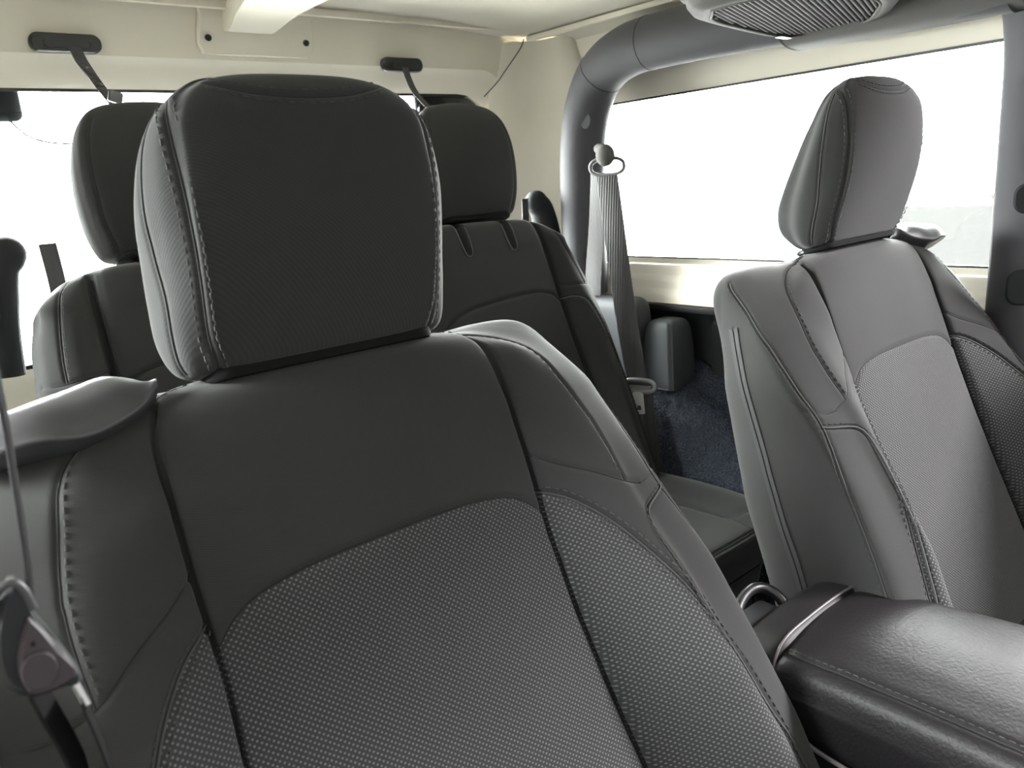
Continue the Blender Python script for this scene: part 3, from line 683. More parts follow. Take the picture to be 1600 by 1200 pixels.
# ceiling
def ceil_net():
    V = []; F = []; xs = [-.70, -.66, -.63, -.60, -.4, 0, .4, .60, .63, .66, .70]; zs = [1.352, 1.388, 1.407, 1.416, 1.428, 1.436, 1.428, 1.416, 1.407, 1.388, 1.352]
    ys = [.52, .56, .9, 1.30, 1.385, 1.40, 1.47]; off = [0, 0, .0, .0, .0, -.006, -.008]
    for y_, o_ in zip(ys, off):
        for x_, z_ in zip(xs, zs): V.append((x_, y_, z_+o_))
    n_ = len(xs)
    for i in range(len(ys)-1):
        for j in range(n_-1): F.append((i*n_+j, i*n_+j+1, (i+1)*n_+j+1, (i+1)*n_+j))
    N0 = len(V); V += [(x, y_, z+.03) for x, y_, z in V]
    F += [tuple(N0+q for q in f[::-1]) for f in F]
    return V, F
V, F = ceil_net(); ce = mesh_obj('ceiling', V, F, M['white_panel']); structure(ce, 'off-white hardtop ceiling')
tn = 1
for c_, d_ in (((.012, 1.398, 1.4235), (1.20, .012, .012)), ((-.612, .95, 1.404), (.012, .90, .010)), ((.612, .95, 1.404), (.012, .90, .010))):
    tr_ = MB(); tr_.box(c_, d_, None, .003); structure(tr_.build('trim_%d' % (10+tn), M['white'], None), 'white moulding round the ceiling panel'); tn += 1
# front roof section above the front seats (headliner)
fr_ = MB(); fr_.box((0, -.06, 1.43), (1.36, 1.16, .03), None, .01); structure(fr_.build('ceiling_front', M['white_panel']), 'front roof panel')

# right and left hardtop sides with their windows
def side_wall(name, sg):
    def to3(a, b, d): return (sg*(.705-d-(0 if b < 1.26 else (b-1.26)*.35)), a, b)
    V, F = plate_hole(loop_rect(.30, 1.475, .808, 1.40, .03, 60, 8), loop_rect(.375, 1.30, .912, 1.252, .035, 60, 8), [(0, 0), (.5, .0), (.62, .003), (.7, .0), (.9, .0), (1, -.012), (1, -.035), (0, -.05)], to3, 0)
    o = mesh_obj(name, V, F, M['white']); o.data.set_sharp_from_angle(angle=math.radians(35)); structure(o, 'white hardtop side wall around the side glass' if sg > 0 else None); return o
side_wall('wall_right', 1); side_wall('wall_left', -1)
for sg, nm in ((1, 'window_2'), (-1, 'window_3')):
    p = structure(pane(nm, loop_rect(.36, 1.31, .90, 1.265, .03), lambda a, b, d: (sg*(.728-d), a, b)))
    ringframe('window_seal', loop_rect(.36, 1.31, .90, 1.265, .03), loop_rect(.379, 1.296, .9155, 1.2475, .03), lambda a, b, d: (sg*(.722-d), a, b), .005, M['blk'], p)
# corner post between side and rear wall (rounded white column)
for sg, nm in ((1, 'trim_2'), (-1, 'trim_3')):
    mb = MB(); rows = []
    for z in np.linspace(.80, 1.40, 14):
        k = max(0, z-1.26)*.30
        rows.append([(sg*(.545+k*.2), 1.475, z), (sg*(.565+k*.2), 1.457-k, z), (sg*(.60), 1.448-k, z), (sg*(.635-k*.4), 1.430-k, z), (sg*(.660-k*.7), 1.400-k*.5, z), (sg*(.678-k), 1.355, z), (sg*(.69-k), 1.30, z), (sg*.712, 1.29, z)])
    R_ = C(rows); n_ = R_.shape[1]; V = R_.reshape(-1, 3); F = [(i*n_+j, i*n_+j+1, (i+1)*n_+j+1, (i+1)*n_+j) for i in range(len(rows)-1) for j in range(n_-1)]
    o = mesh_obj(nm, V, F, M['white']); structure(o, 'rounded white rear corner column')
# hairline joint running down the rear corner
jl = MB(); jl.tube(crom([(.603, 1.404, 1.405), (.592, 1.405, 1.385), (.56, 1.425, 1.34), (.545, 1.437, 1.318), (.512, 1.447, 1.288)], 30), .0011, 6)
structure(jl.build('trim_4', M['blkmat']), 'dark hairline joint in the white rear corner')
# white belt-line ledge under the right window
lv_ = [(.66+.045, z) for z in (.80,)]
prof = [(.700, .904), (.684, .903), (.681, .898), (.681, .884), (.679, .878), (.675, .875), (.674, .868), (.674, .856), (.671, .850), (.668, .847), (.667, .840), (.667, .828), (.664, .824), (.700, .822)]
Vl = [(x, y_, z) for y_ in np.linspace(.30, 1.42, 3) for x, z in prof]; n_ = len(prof); Fl = [(i*n_+j, i*n_+(j+1) % n_, (i+1)*n_+(j+1) % n_, (i+1)*n_+j) for i in range(2) for j in range(n_)]
Fl += [tuple(range(n_)), tuple(2*n_+q for q in range(n_-1, -1, -1))]
lo5 = mesh_obj('trim_5', Vl, Fl, M['white']); lo5.data.set_sharp_from_angle(angle=math.radians(50)); structure(lo5, 'stepped white ledge below the side window')
bl = MB(); bl.box((.668, .86, .816), (.03, 1.14, .012), None, .003); structure(bl.build('trim_6', M['blk']), 'black seal strip under the white ledge')

# lower dark body sides, floor
lw = MB()
lw.box((.715, .60, .56), (.03, 1.86, .50)); structure(lw.build('wall_right_lower', M['blkmat'], smooth=False), 'black inner quarter panel')
lw = MB(); lw.box((-.745, .83, .56), (.03, 1.30, .62)); structure(lw.build('wall_left_lower', M['blkmat'], smooth=False))
lw = MB(); lw.box((0, 1.50, .56), (1.46, .03, .60)); structure(lw.build('wall_rear_lower', M['blkmat'], smooth=False))
fl = MB(); fl.box((0, .40, .14), (1.50, 2.24, .04)); structure(fl.build('floor', M['floorm'], smooth=False))
# door (driver) inner panel below the window, in front of the roll bar post
dr = MB(); dr.box((.72, -.10, .56), (.06, .84, .62), None, .02); structure(dr.build('door_1', M['blkmat']))
dr = MB(); dr.box((-.765, -.12, .50), (.05, .62+.0, .70), None, .02); structure(dr.build('door_light_block', M['blkmat']))  # unseen closed left door, added to block ground light from that side
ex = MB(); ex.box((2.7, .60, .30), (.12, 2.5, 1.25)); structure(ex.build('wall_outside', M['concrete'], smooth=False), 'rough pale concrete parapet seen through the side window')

# ------------------------------------------------------------------ wheel housing, carpet, quarter trim
# carpeted wheel housing: hump on the right
wn = []
for y_, zt in ((.62, .18), (.66, .31), (.74, .44), (.82, .535), (.92, .610), (1.02, .655), (1.10, .672), (1.20, .668), (1.34, .64), (1.46, .58)):
    wn.append([(.70, y_, zt+.018), (.66, y_, zt+.016), (.61, y_, zt+.004), (.578, y_, zt-.022), (.562, y_, zt-.07), (.557, y_, zt*.5+.05), (.557, y_, .17), (.70, y_, .17)])
Wh = Surf(wn, 150, 150); whj = rng.normal(0, .0016, (Wh.nt, Wh.nu)); Wh.disp += whj; Wh.finish()
o = Wh.build('wheel_housing', M['carpet'], None)[0]; tag(o, 'black carpeted wheel housing hump beside the rear seat', 'wheel housing')
# quarter trim: two stepped moulded towers where the belt retractor sits
def tower(rings): return Surf(rings, 60, 80)
qt = empty('belt_retractor_cover', (.62, 1.10, .70)); tag(qt, 'black moulded plastic retractor cover below the seat belt pillar', 'trim cover')
def tw(x0, x1, y0, y1, z0, z1, r=.02):
    rings = []
    for z, ins in ((z0, 0), (z0+.02, 0), ((z0+z1)/2, .001), (z1-.03, .004), (z1-.012, .008), (z1-.003, .016), (z1, .030)):
        L = rrect(x1-x0-2*ins, y1-y0-2*ins, r, 4); rings.append([((x0+x1)/2+a-.62+ins*.0, (y0+y1)/2+b-1.10, z-.70) for a, b in L])
    return Surf(rings, 50, 100)
tw(.565, .650, 1.082, 1.30, .665, .842, .025).build('upper_housing', M['quarter'], qt)
tw(.590, .676, 1.000, 1.080, .655, .800, .012).build('lower_housing', M['quarter'], qt)
# ledge behind
lp = MB(); lp.box((.69, .78, .80), (.03, .36, .03), None, .006); lp.box((.692, .80, .72), (.014, .34, .14), None, .006); structure(lp.build('trim_7', M['blkmat']), 'black upper quarter trim rail')
ca = MB(); ca.prism([(.021*math.cos(a), .021*math.sin(a)) for a in np.linspace(0, 2*math.pi, 28, endpoint=False)], .006, (.681, .905, .742), [[0, 0, -1], [0, 1, 0], [1, 0, 0]], .001)
tag(ca.build('round_cap', M['blkmat']), 'round black cap on the dark quarter panel', 'cap')

# ------------------------------------------------------------------ roll bar
rbar = empty('roll_bar', (.62, 1.26, .80)); tag(rbar, 'dark padded roll bar arching over the side window', 'roll bar')
def loc_(P, o): return C(P)-C(list(o.location))
BR = .049
p = crom([(.618, 1.262, .843), (.620, 1.262, 1.00), (.621, 1.256, 1.14), (.618, 1.232, 1.235), (.610, 1.180, 1.300), (.600, 1.100, 1.330), (.598, 1.0, 1.336), (.600, .80, 1.334), (.602, .60, 1.326), (.605, .42, 1.318)], 120)
mb = MB(); rr = BR*np.ones(120); mb.tube(loc_(p, rbar), rr, 28); mb.build('bar_padding', M['padding'], rbar)
# seam rings of the padding
for i in (46, 60):
    sm = MB(); T = p[i+1]-p[i-1]; T /= np.linalg.norm(T); a = np.cross(T, [1, 0, 0]); a /= np.linalg.norm(a); b_ = np.cross(T, a)
    sm.tube(loc_([p[i]+(BR-.0002)*(a*math.cos(t)+b_*math.sin(t)) for t in np.linspace(0, 2*math.pi, 40, endpoint=False)], rbar), .0008, 6, closed=True)
    sm.build('padding_seam', M['seam'], rbar)
# B post
p2 = crom([(.676, .394, .30), (.677, .394, .60), (.678, .395, .85), (.679, .396, 1.10), (.677, .398, 1.24), (.655, .404, 1.33)], 50)
mb = MB(); mb.tube(loc_(p2, rbar), .056, 28); mb.build('post_padding', M['padding'], rbar)
for z, hh in ((1.025, .021), (.90, .026)):
    cl = MB(); cl.prism(rrect(hh*2, .036, .016), .010, (.6225-.62, .391-1.26, z-.80), [[0, -.35, -.937], [0, .937, -.35], [1, 0, 0]], .003)
    cl.build('post_clip', M['blkmat'], rbar)
# grey fabric sound-bar underside that closes the gap between bar and hardtop
mb = MB(); rows = []
for y_ in np.linspace(.40, .745, 14):
    t = (y_-.40)/.345; wv = .002*math.sin(9*y_)
    rows.append([(.548, y_, 1.300+wv), (.575, y_, 1.280+wv), (.610, y_, 1.274+wv), (.640, y_, 1.276+wv), (.664, y_, 1.284+.004*t), (.672, y_, 1.30), (.66, y_, 1.35), (.60, y_, 1.388), (.54, y_, 1.375), (.530, y_, 1.33)])
Surf([[(x-.62, y_-1.26, z-.80) for x, y_, z in r_] for r_ in rows], 60, 60).build('bar_trim', M['barcloth'], rbar)[0]['label'] = 'grey trim sleeve along the bar'
# cross bar over the front seats and its speaker pod
p3 = crom([(.605, .47, 1.37), (.45, .50, 1.385), (.2, .51, 1.39), (-.2, .51, 1.39), (-.45, .50, 1.385), (-.605, .47, 1.37)], 60)
mb = MB(); mb.tube(loc_(p3, rbar), .038, 20); mb.build('cross_bar', M['padding'], rbar)
# belt guide loop holding its white sticker on the bar top
cp = MB(); cp.prism([(.013*math.cos(a), .018*math.sin(a)) for a in np.linspace(0, 2*math.pi, 28, endpoint=False)], .006, (.585-.62, 1.205-1.26, 1.213-.80), [[.3, 0, -.95], [-.95, 0, -.3], [0, 1, 0]], .002); cp.build('bar_cap', M['padding'], rbar)

# ------------------------------------------------------------------ speaker pod
pod = empty('overhead_speaker', (.42, .61, 1.30)); tag(pod, 'grey overhead speaker pod with ribbed grille hanging from the roll bar', 'speaker')
poly = [(.238, .638), (.262, .655), (.300, .680), (.400, .702), (.500, .719), (.548, .718), (.562, .700), (.566, .640), (.556, .600), (.500, .560), (.430, .522), (.330, .505), (.262, .530), (.236, .590)]
P = crom(C(poly), 90, closed=True)[:-1] if False else crom(C(poly+[poly[0]]), 91)[:-1]
cen = P.mean(0)
def off(P, d):
    T = np.roll(P, -1, 0)-np.roll(P, 1, 0); T /= np.linalg.norm(T, axis=1, keepdims=True); Nn = np.stack([T[:, 1], -T[:, 0]], 1)
    if ((P+Nn*.01-cen)**2).sum() < ((P-cen)**2).sum(): Nn = -Nn
    return P+Nn*d
rings = []
for d, z in ((.050, 1.375), (.052, 1.345), (.046, 1.322), (.040, 1.315), (.034, 1.313), (.032, 1.304), (.024, 1.294), (.012, 1.289), (.004, 1.288), (.001, 1.2905), (.0, 1.294), (-.02, 1.295)):
    rings.append([(a-.42, b-.61, z-1.30) for a, b in off(P, d)])
n_ = len(P); V = C(rings).reshape(-1, 3); F = [(i*n_+j, i*n_+(j+1) % n_, (i+1)*n_+(j+1) % n_, (i+1)*n_+j) for i in range(len(rings)-1) for j in range(n_)]
F.append(tuple(range(n_))); F.append(tuple((len(rings)-1)*n_+q for q in range(n_-1, -1, -1)))
mesh_obj('speaker_housing', V, F, M['pod'], pod)
# grille plate and ribs clipped to the outline
gp = MB(); gp.prism(off(P, -.0005)-C([.42, .61]), .002, (0, 0, 1.2935-1.30)); gpo = gp.build('grille', M['pod_dark'], pod, smooth=False)
ri = MB(); dirv = C([.94, .34]); dirv /= np.linalg.norm(dirv); nor = C([-dirv[1], dirv[0]]); Pin = off(P, -.002)
for k in np.arange(-.2, .2, .0068):
    o0 = cen+nor*k; ts = []
    for a, b in zip(Pin, np.roll(Pin, -1, 0)):
        da, db = (a-o0)@nor, (b-o0)@nor
        if da*db < 0: q = a+(b-a)*(da/(da-db)); ts.append((q-o0)@dirv)
    if len(ts) >= 2:
        a, b = o0+dirv*min(ts), o0+dirv*max(ts)
        ri.tube([(a[0]-.42, a[1]-.61, 1.2915-1.30), (b[0]-.42, b[1]-.61, 1.2915-1.30)], .0021, 6)
ri.build('grille_ribs', M['pod_rib'], gpo)
rim = MB(); rim.tube([(a-.42, b-.61, 1.2885-1.30) for a, b in off(P, .001)], .0018, 8, closed=True); rim.build('grille_rim', M['pod'], pod)
tb = MB(); tb.prism(rrect(.040, .012, .004), .005, (.535-.42, .7205-.61, 1.288-1.30), [[.98, -.1, 0], [.1, .98, 0], [0, 0, 1]], .001); tb.build('grille_tab', M['blk'], pod)
hg = MB(); hg.box((-.0, .0, .08), (.16, .06, .05), None, .01); hg.build('pod_bracket', M['pod'], pod)

# ------------------------------------------------------------------ rear right seat belt on the roll bar
sb = empty('seat_belt', (.54, 1.10, .70)); tag(sb, 'grey rear seat belt hanging from the roll bar with bright metal tongue', 'seat belt')
L_ = lambda P: loc_(P, sb)
mb = MB()
pp_ = crom([(.548, 1.118, 1.103), (.543, 1.100, 1.0), (.540, 1.078, .85), (.540, 1.060, .74), (.541, 1.046, .672)], 30)
mb.strap(L_(pp_), (-.35, 1, 0), .047, .0013); mb.build('webbing', M['webbing'], sb)
mb = MB(); pq = crom([(.560, 1.150, 1.103), (.573, 1.175, 1.0), (.580, 1.198, .90), (.582, 1.206, .845)], 20); mb.strap(L_(pq), (.05, 1, 0), .050, .0013); mb.build('webbing', M['webbing'], sb)
mb = MB(); pq = crom([(.549, 1.046, .668), (.551, 1.034, .56), (.548, 1.01, .42), (.549, 1.00, .25)], 20); mb.strap(L_(pq), (-.35, 1, 0), .047, .0013); mb.build('webbing', M['webbing'], sb)
# loop (D-ring): flattened ring + cover dome
mb = MB(); cx = C([.550, 1.118, 1.113]); a1 = C([-.33, .944, 0]); a2 = C([0, 0, 1.]); ring = []
for t in np.linspace(0, 2*math.pi, 48, endpoint=False): ring.append(cx+a1*(.0365*math.copysign(abs(math.cos(t))**.8, math.cos(t)))+a2*(.0165*math.copysign(abs(math.sin(t))**.8, math.sin(t))+.002))
mb.tube(L_(ring), .0040, 10, closed=True); mb.build('belt_loop', M['grey_metal'], sb)
mb = MB(); R_ = np.stack([C([-.944, -.33, 0]), a1, a2], 1); mb.sphere(L_(cx+C([-.006, -.002, .024])), (.014, .020, .022), 24, R_); mb.tube(L_([cx+C([0, 0, .03]), cx+C([.040, .06, .04])]), .010, 14); mb.build('loop_cover', M['pod'], sb)
# tongue
tg = MB(); c0 = C([.541, 1.044, .672]); W_ = C([-.33, .944, 0]); D_ = C([.02, -.08, -1]); D_ /= np.linalg.norm(D_); ring = []
for t in np.linspace(0, 2*math.pi, 44, endpoint=False): ring.append(c0+W_*(.033*math.copysign(abs(math.cos(t))**.7, math.cos(t)))-D_*(.0125*math.copysign(abs(math.sin(t))**.75, math.sin(t))))
tg.tube(L_(ring), .0048, 10, closed=True); Rm = np.stack([W_, -np.cross(W_, D_), D_], 1)
tg.box(L_(c0-D_*-.003), (.052, .006, .007), Rm, 0); M['tongue'] = mat('grey_tongue_plastic', (.22, .22, .23), .45)
tt = tg.build('tongue_frame', M['tongue'], sb)
# blade with a hole
bl_ = MB(); out = loop_rect(-.0115, .0115, 0, .046, .004, 16, 4); inn = loop_rect(-.0045, .0045, .028, .038, .0015, 16, 4); n_ = len(out); bc = c0+D_*.011+C([-.012, -.004, 0]); nB = np.cross(W_, D_)
V = [bc+W_*a+D_*b+nB*.001 for a, b in out]+[bc+W_*a+D_*b+nB*.001 for a, b in inn]+[bc+W_*a+D_*b-nB*.001 for a, b in out]+[bc+W_*a+D_*b-nB*.001 for a, b in inn]; F = []
for i in range(n_):
    j = (i+1) % n_; F += [(i, j, n_+j, n_+i), (2*n_+i, 3*n_+i, 3*n_+j, 2*n_+j), (n_+i, n_+j, 3*n_+j, 3*n_+i), (i, 2*n_+i, 2*n_+j, j)]
M['satin_metal'] = mat('satin_metal', (.72, .72, .73), .45, metal=.15)
mesh_obj('tongue_blade', L_(V), F, M['satin_metal'], sb, smooth=False)

# ------------------------------------------------------------------ near front seat belt (blurred, left edge)
M['webbing_dark'] = mat('black_webbing', (.010, .009, .010), .8, spec=.1)
nb_ = empty('seat_belt', (-.62, .36, .95)); tag(nb_, 'black front seat belt with hanging tongue at the left edge beside the near seat', 'seat belt')
L2 = lambda P: loc_(P, nb_)
mb = MB(); pp_ = crom([(-.6095, .415, 1.11), (-.6135, .385, 1.035), (-.6190, .362, .985), (-.6235, .345, .955), (-.626, .338, .945)], 30)
mb.strap(L2(pp_), (.155, .988, 0), .036, .0013); mb.build('webbing', M['webbing_dark'], nb_)
mb = MB(); mb.sphere(L2((-.626, .415, 1.095)), (.024, .030, .030), 24); mb.build('loop_cover', M['blk'], nb_)
M['grip'] = mat('mauve_grey_grip', (.040, .032, .037), .5, spec=.3)
outl = [(-.6332, .9668), (-.6291, .9700), (-.6268, .9639), (-.6246, .9534), (-.6191, .9369), (-.6149, .9234), (-.6163, .9183), (-.6221, .9203), (-.6277, .9204), (-.6348, .9227), (-.6399, .9288), (-.6422, .9386), (-.6406, .9513), (-.6368, .9602)]
P_ = crom(C(outl+[outl[0]]), 61)[:-1]; c_ = P_.mean(0); mb = MB(); RY = [[1, 0, 0], [0, 0, -1], [0, 1, 0]]
mb.prism(P_-c_, .013, L2((c_[0], .331, c_[1])), RY, .0035); grip = mb.build('tongue_grip', M['blkmat'], nb_)
mb = MB(); inr = [(-.6278, .9560), (-.6235, .9470), (-.6185, .9345), (-.6165, .9262), (-.6205, .9240), (-.6260, .9232), (-.6325, .9250), (-.6350, .9330), (-.6335, .9440)]; P_ = crom(C(inr+[inr[0]]), 49)[:-1]; c2 = P_.mean(0)
mb.prism(P_-c2, .006, L2((c2[0], .3245, c2[1])), RY, .0018); mb.build('grip_face', M['grip'], grip)
mb = MB(); mb.prism([(.0062*math.cos(a), .0078*math.sin(a)) for a in np.linspace(0, 2*math.pi, 32, endpoint=False)], .002, L2((-.6287, .3208, .9345)), RY, .0006); mb.build('grip_button', M['grip'], grip)
mb = MB(); mb.tube(L2(crom([(-.6385, .329, .9560), (-.6360, .327, .9660), (-.6305, .325, .9705), (-.6270, .325, .9660), (-.6255, .325, .9575)], 24)), .0016, 10); mb.build('grip_loop', M['trimgloss'], grip)
mb = MB(); mb.box(L2((-.6168, .327, .9150)), (.0036, .003, .012), [[.97, 0, -.2], [0, 1, 0], [.2, 0, .97]], .001); mb.build('tongue_blade', M['chrome'], nb_)
mb = MB(); pp_ = crom([(-.6165, .333, .9110), (-.6150, .333, .900), (-.6130, .334, .880), (-.6095, .335, .83), (-.600, .335, .6)], 24); mb.strap(L2(pp_), (.10, .995, 0), .026, .0013)
mb.build('webbing', M['webbing_dark'], nb_)
mb = MB(); pp_ = crom([(-.6300, .336, .9200), (-.6275, .336, .905), (-.6240, .337, .885), (-.6225, .338, .85), (-.622, .338, .6)], 24); mb.strap(L2(pp_), (.55, .83, 0), .012, .0018); mb.build('lap_webbing', M['webbing_dark'], nb_)

# ------------------------------------------------------------------ tether covers and straps on the rear header
def header_strap(xc, wid, hgt, zc, path, w0, label):
    r = empty('strap_anchor', (xc, 1.432, zc)); tag(r, label, 'strap', 'strap anchors on the rear header')
    Rx = [[1, 0, 0], [0, 0, -1], [0, 1, 0]]
    mb = MB(); mb.prism(rrect(wid, hgt, hgt*.46, 6), .018, (0, 0, 0), Rx, .004); mb.build('bezel', M['blk'], r)
    mb = MB(); mb.prism(rrect(wid*.66, hgt*.42, hgt*.2, 6), .006, (0, -.010, -.002), Rx, .0015); mb.build('slot_cover', M['blk'], r)
    mb = MB(); q = crom(path, 24); mb.strap(q-C([xc, 1.432, zc]), w0, .016, .0016); mb.build('strap', M['webbing'], r)
    return r
header_strap(-.322, .101, .028, 1.357, [(-.312, 1.418, 1.350), (-.306, 1.41, 1.325), (-.296, 1.38, 1.285), (-.292, 1.33, 1.25), (-.288, 1.25, 1.20)], (1, .25, 0), 'larger black oval strap anchor on the white header, at the picture left')
mb = MB(); mb.tube(crom([(-.320, 1.418, 1.350), (-.316, 1.412, 1.33), (-.307, 1.40, 1.308), (-.300, 1.385, 1.292)], 14)-C([-.322, 1.432, 1.357]), .0025, 6); mb.build('strap_edge', M['webbing'], [o for o in bpy.data.objects if o.name == 'strap_anchor'][0])
header_strap(.292, .096, .027, 1.345, [(.290, 1.418, 1.338), (.291, 1.41, 1.315), (.292, 1.39, 1.285), (.300, 1.34, 1.24), (.312, 1.27, 1.19)], (1, .1, 0), 'smaller black oval strap anchor on the white header, above the right rear headrest')

# roof bracket with two bolts
br = empty('roof_bracket', (-.008, 1.405, 1.39)); tag(br, 'white roof bracket plate with two black bolts on the rear header', 'bracket')
mb = MB(); pl = [(-.108, -.022), (-.100, -.036), (-.085, -.040), (.085, -.040), (.100, -.036), (.108, -.022), (.104, .018), (.088, .05), (-.088, .05), (-.104, .018)]
lean = math.atan(.35); Rb = [[1, 0, 0], [0, -math.sin(lean)*1, -math.cos(lean)], [0, math.cos(lean), -math.sin(lean)]]
mb.prism(crom(C(pl+[pl[0]]), 81)[:-1], .012, (0, .026, 0), Rb, .003); mb.build('plate', M['white'], br)
for x_ in (-.091, .091):
    b_ = MB(); b_.prism([(.0055*math.cos(a), .0055*math.sin(a)) for a in np.linspace(0, 2*math.pi, 18, endpoint=False)], .006, (x_, .022, -.014), Rb, .001); b_.build('bolt', M['blk'], br)
rings = []
for y_, wx, zt, zb in ((.035, .046, .040, .000), (.010, .045, .040, -.004), (-.02, .047, .042, .000), (-.08, .056, .044, .012), (-.20, .070, .046, .020), (-.40, .08, .046, .022)):
    L = rrect(wx*2, zt-zb, .008, 3); rings.append([(a-.020, y_, (zt+zb)/2+b) for a, b in L])
Surf(rings, 50, 70).build('arm', M['white'], br)

# back-glass hinge brackets (black) seen through the glass edge
def hinge(x, z, w_, h_, label, bolt):
    r = empty('glass_hinge', (x, YR+.05, z)); tag(r, label, 'hinge', 'hinges of the back glass')
    Rx = [[1, 0, 0], [0, 0, -1], [0, 1, 0]]
    mb = MB(); mb.prism(rrect(w_, h_, .012, 4), .012, (0, .006, 0), Rx, .002); mb.build('hinge_plate', M['blkmat'], r)
    if bolt:
        mb = MB(); mb.prism([(.0125*math.cos(a), .0125*math.sin(a)) for a in np.linspace(0, 2*math.pi, 24, endpoint=False)], .012, (bolt[0], -.004, bolt[1]), Rx, .002)
        mb.sphere((bolt[0], -.012, bolt[1]), (.005, .004, .005), 14); mb.build('hinge_bolt', M['blk'], r)
    return r
hinge(.452, 1.272, .180, .072, 'black hinge bracket with round bolt behind the right rear headrest', (-.075, -.006))
hinge(-.458, 1.285, .140, .072, 'black hinge bracket at the left edge of the back glass', None)
mb = MB(); mb.tube(crom([(-.412, YR+.034, 1.250), (-.395, YR+.03, 1.228), (-.370, YR+.028, 1.216), (-.335, YR+.028, 1.212), (-.30, YR+.028, 1.215)], 30), .0014, 8); tag(mb.build('cable', M['blkmat']), 'thin black cable sagging across the back glass', 'cable')
# little clip standing on the left rear headrest top
mb = MB(); mb.box((-.300, 1.30, 1.262), (.020, .010, .016), [[.95, 0, .3], [0, 1, 0], [-.3, 0, .95]], .003); tag(mb.build('strap_buckle', M['grey_metal']), 'small grey buckle behind the top of the left rear headrest', 'buckle')

# dark padded shapes beside the rear bench
def stub(x, label):
    r = empty('rear_belt_guide', (x, 1.34, 1.0)); tag(r, label, 'belt guide', 'rear belt guides'); s_ = 1 if x > 0 else -1
    mb = MB(); mb.tube(crom([(s_*.030, 0, -.12), (s_*.022, 0, -.04), (s_*.006, 0, .030), (-s_*.012, 0, .052)], 24), .030*np.minimum(1, np.linspace(1.25, .85, 24)), 20); mb.sphere((-s_*.010, 0, .052), .0255, 20); mb.build('guide_body', M['blkmat'], r)
    mb = MB(); mb.strap(crom([(-s_*.060, -.02, -.06), (-s_*.062, -.02, .0), (-s_*.060, -.02, .062)], 10), (1, .3, 0), .026, .002); mb.build('webbing', M['webbing'], r)
    return r
stub(.562, 'black rear belt guide right of the right rear headrest')
stub(-.485, 'black rear belt guide left of the left rear headrest, against the back glass')

# ------------------------------------------------------------------ centre console
cons = empty('center_console', (.02, .30, .20)); tag(cons, 'black centre console with leather armrest lid between the front seats', 'console')
K = lambda P: loc_(P, cons)
def cring(y_, top, ins=0.0, bot=.585):
    R_ = .118 if y_ > .33 else (.132 if y_ > .26 else .142)
    k = [(.030, top), (-.010, top-.002), (-.036, top-.006), (-.057+ins, top-.011), (-.071+ins, top-.021), (-.0775+ins, top-.038), (-.079+ins, (top+bot)/2-.006), (-.075+ins, bot+.004), (-.06, bot-.003), (.02, bot-.004), (R_-.01-ins, bot), (R_-ins, (top+bot)/2), (R_-.004-ins, top-.035), (R_-.016-ins, top-.014), (.080, top-.004)]
    return [tuple(K((x, y_, z))) for x, z in k]
lid = Surf([cring(.3570, .650, .010, .61), cring(.3555, .657, .004, .600), cring(.348, .662, .0, .592), cring(.325, .666, 0, .586), cring(.28, .669, 0, .580), cring(.20, .671, 0, .576), cring(.10, .671, 0, .574), cring(0, .668), cring(-.12, .664), cring(-.22, .657), cring(-.24, .642, .01)], 260, 260)
Qs, Ns = lid.snap(K([(-.055, .350, .645), (-.058, .33, .650), (-.059, .25, .655), (-.059, .1, .657), (-.059, -.1, .652), (-.059, -.22, .645)]), (1, 1, .3), (-.4, 0, .6)); lid.groove(Qs, .0022, .0028); lid.finish()
lo_ = lid.build('armrest_lid', M['leather'], cons)[0]
mb = MB(); cordline(mb, Qs, Ns, .0009, -.0018); mb.build('seam', M['seam'], lo_)
mb = MB(); stitches(mb, Qs, Ns, .0036, .0042, .003, .0005, -.0004); mb.build('stitching', M['thread_dark'], lo_)
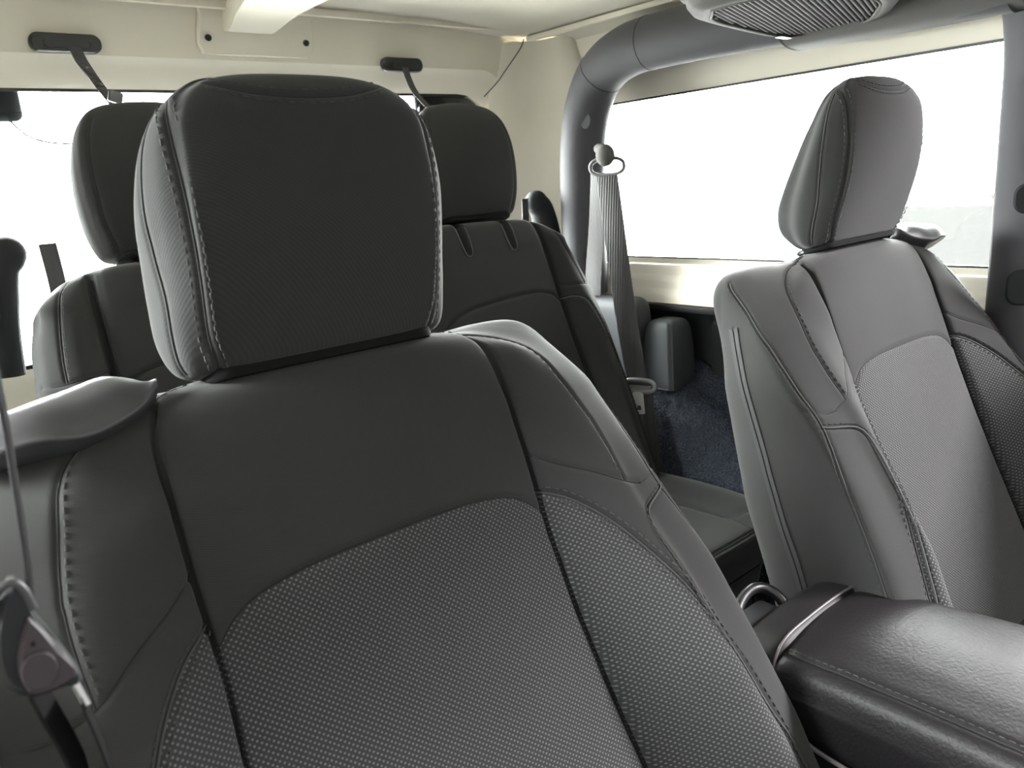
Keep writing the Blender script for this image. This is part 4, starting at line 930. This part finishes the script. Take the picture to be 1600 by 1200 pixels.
# hinge cap behind the lid with bright piping strip
def hring(y_, top, ins=0.0, bot=.50):
    k = [(.030, top), (-.010, top-.001), (-.036, top-.003), (-.054+ins, top-.009), (-.067+ins, top-.024), (-.074+ins, top-.060), (-.074+ins, bot), (.02, bot-.003), (.105-ins, bot), (.113-ins, top-.05), (.110-ins, top-.020), (.092, top-.005)]
    return [tuple(K((x, y_, z))) for x, z in k]
hc = Surf([hring(.350, .652, .004), hring(.3585, .661, 0), hring(.372, .660, 0), hring(.390, .655, 0), hring(.400, .649, .002), hring(.405, .640, .004), hring(.406, .60, .006)], 60, 200)
hc.build('hinge_cap', M['leather_plain'], cons)
ed = MB(); lineP = [(.104, .3575, .652), (.090, .3575, .6575), (.060, .3575, .6610), (.030, .3575, .6620), (-.010, .3575, .6612), (-.038, .3575, .6590), (-.056, .357, .6520), (-.068, .355, .638), (-.0755, .350, .618)]
ed.tube(K(crom(lineP, 60)), .0014, 10); ed.build('trim_strip', M['piping_light'], cons)
ed = MB(); ed.tube(K(crom([(-.0755, .350, .618), (-.078, .340, .604), (-.080, .326, .592), (-.081, .29, .582), (-.081, .15, .576), (-.081, -.1, .574), (-.081, -.22, .572)], 60)), .0022, 8); ed.build('lid_gasket', M['piping_light'], cons)
bd = MB(); rings = []
for y_, t, b_ in ((.405, .640, .20), (.398, .60, .18), (.30, .580, .18), (0, .580, .18), (-.30, .575, .18), (-.42, .50, .18)):
    L = rrect(.165, t-b_, .015, 3); rings.append([tuple(K((.018+a, y_, (t+b_)/2+q))) for a, q in L])
Surf(rings, 60, 60).build('console_body', M['blk'], cons)
pu = MB(); pu.tube(K(crom([(-.036, .400, .625), (-.036, .412, .641), (-.028, .422, .652), (-.008, .429, .657), (.014, .431, .658), (.028, .425, .655), (.034, .412, .647), (.034, .402, .636)], 50)), .0058, 12)
pu.build('pull_loop', M['blk'], cons)
pk = MB(); pk.prism(rrect(.060, .030, .008), .05, K((-.0, .418, .615)), None, .004); pk.build('rear_latch_housing', M['blkmat'], cons)
gk = MB(); gk.tube(crom([(-.078, .43, .40), (-.078, .43, .56), (-.074, .425, .632)], 20), C([.014]*17+[.0135, .012, .008]), 14); gko = gk.build('belt_buckle', M['pod']); tag(gko, 'grey belt buckle stalk tucked between near seat and console', 'buckle')
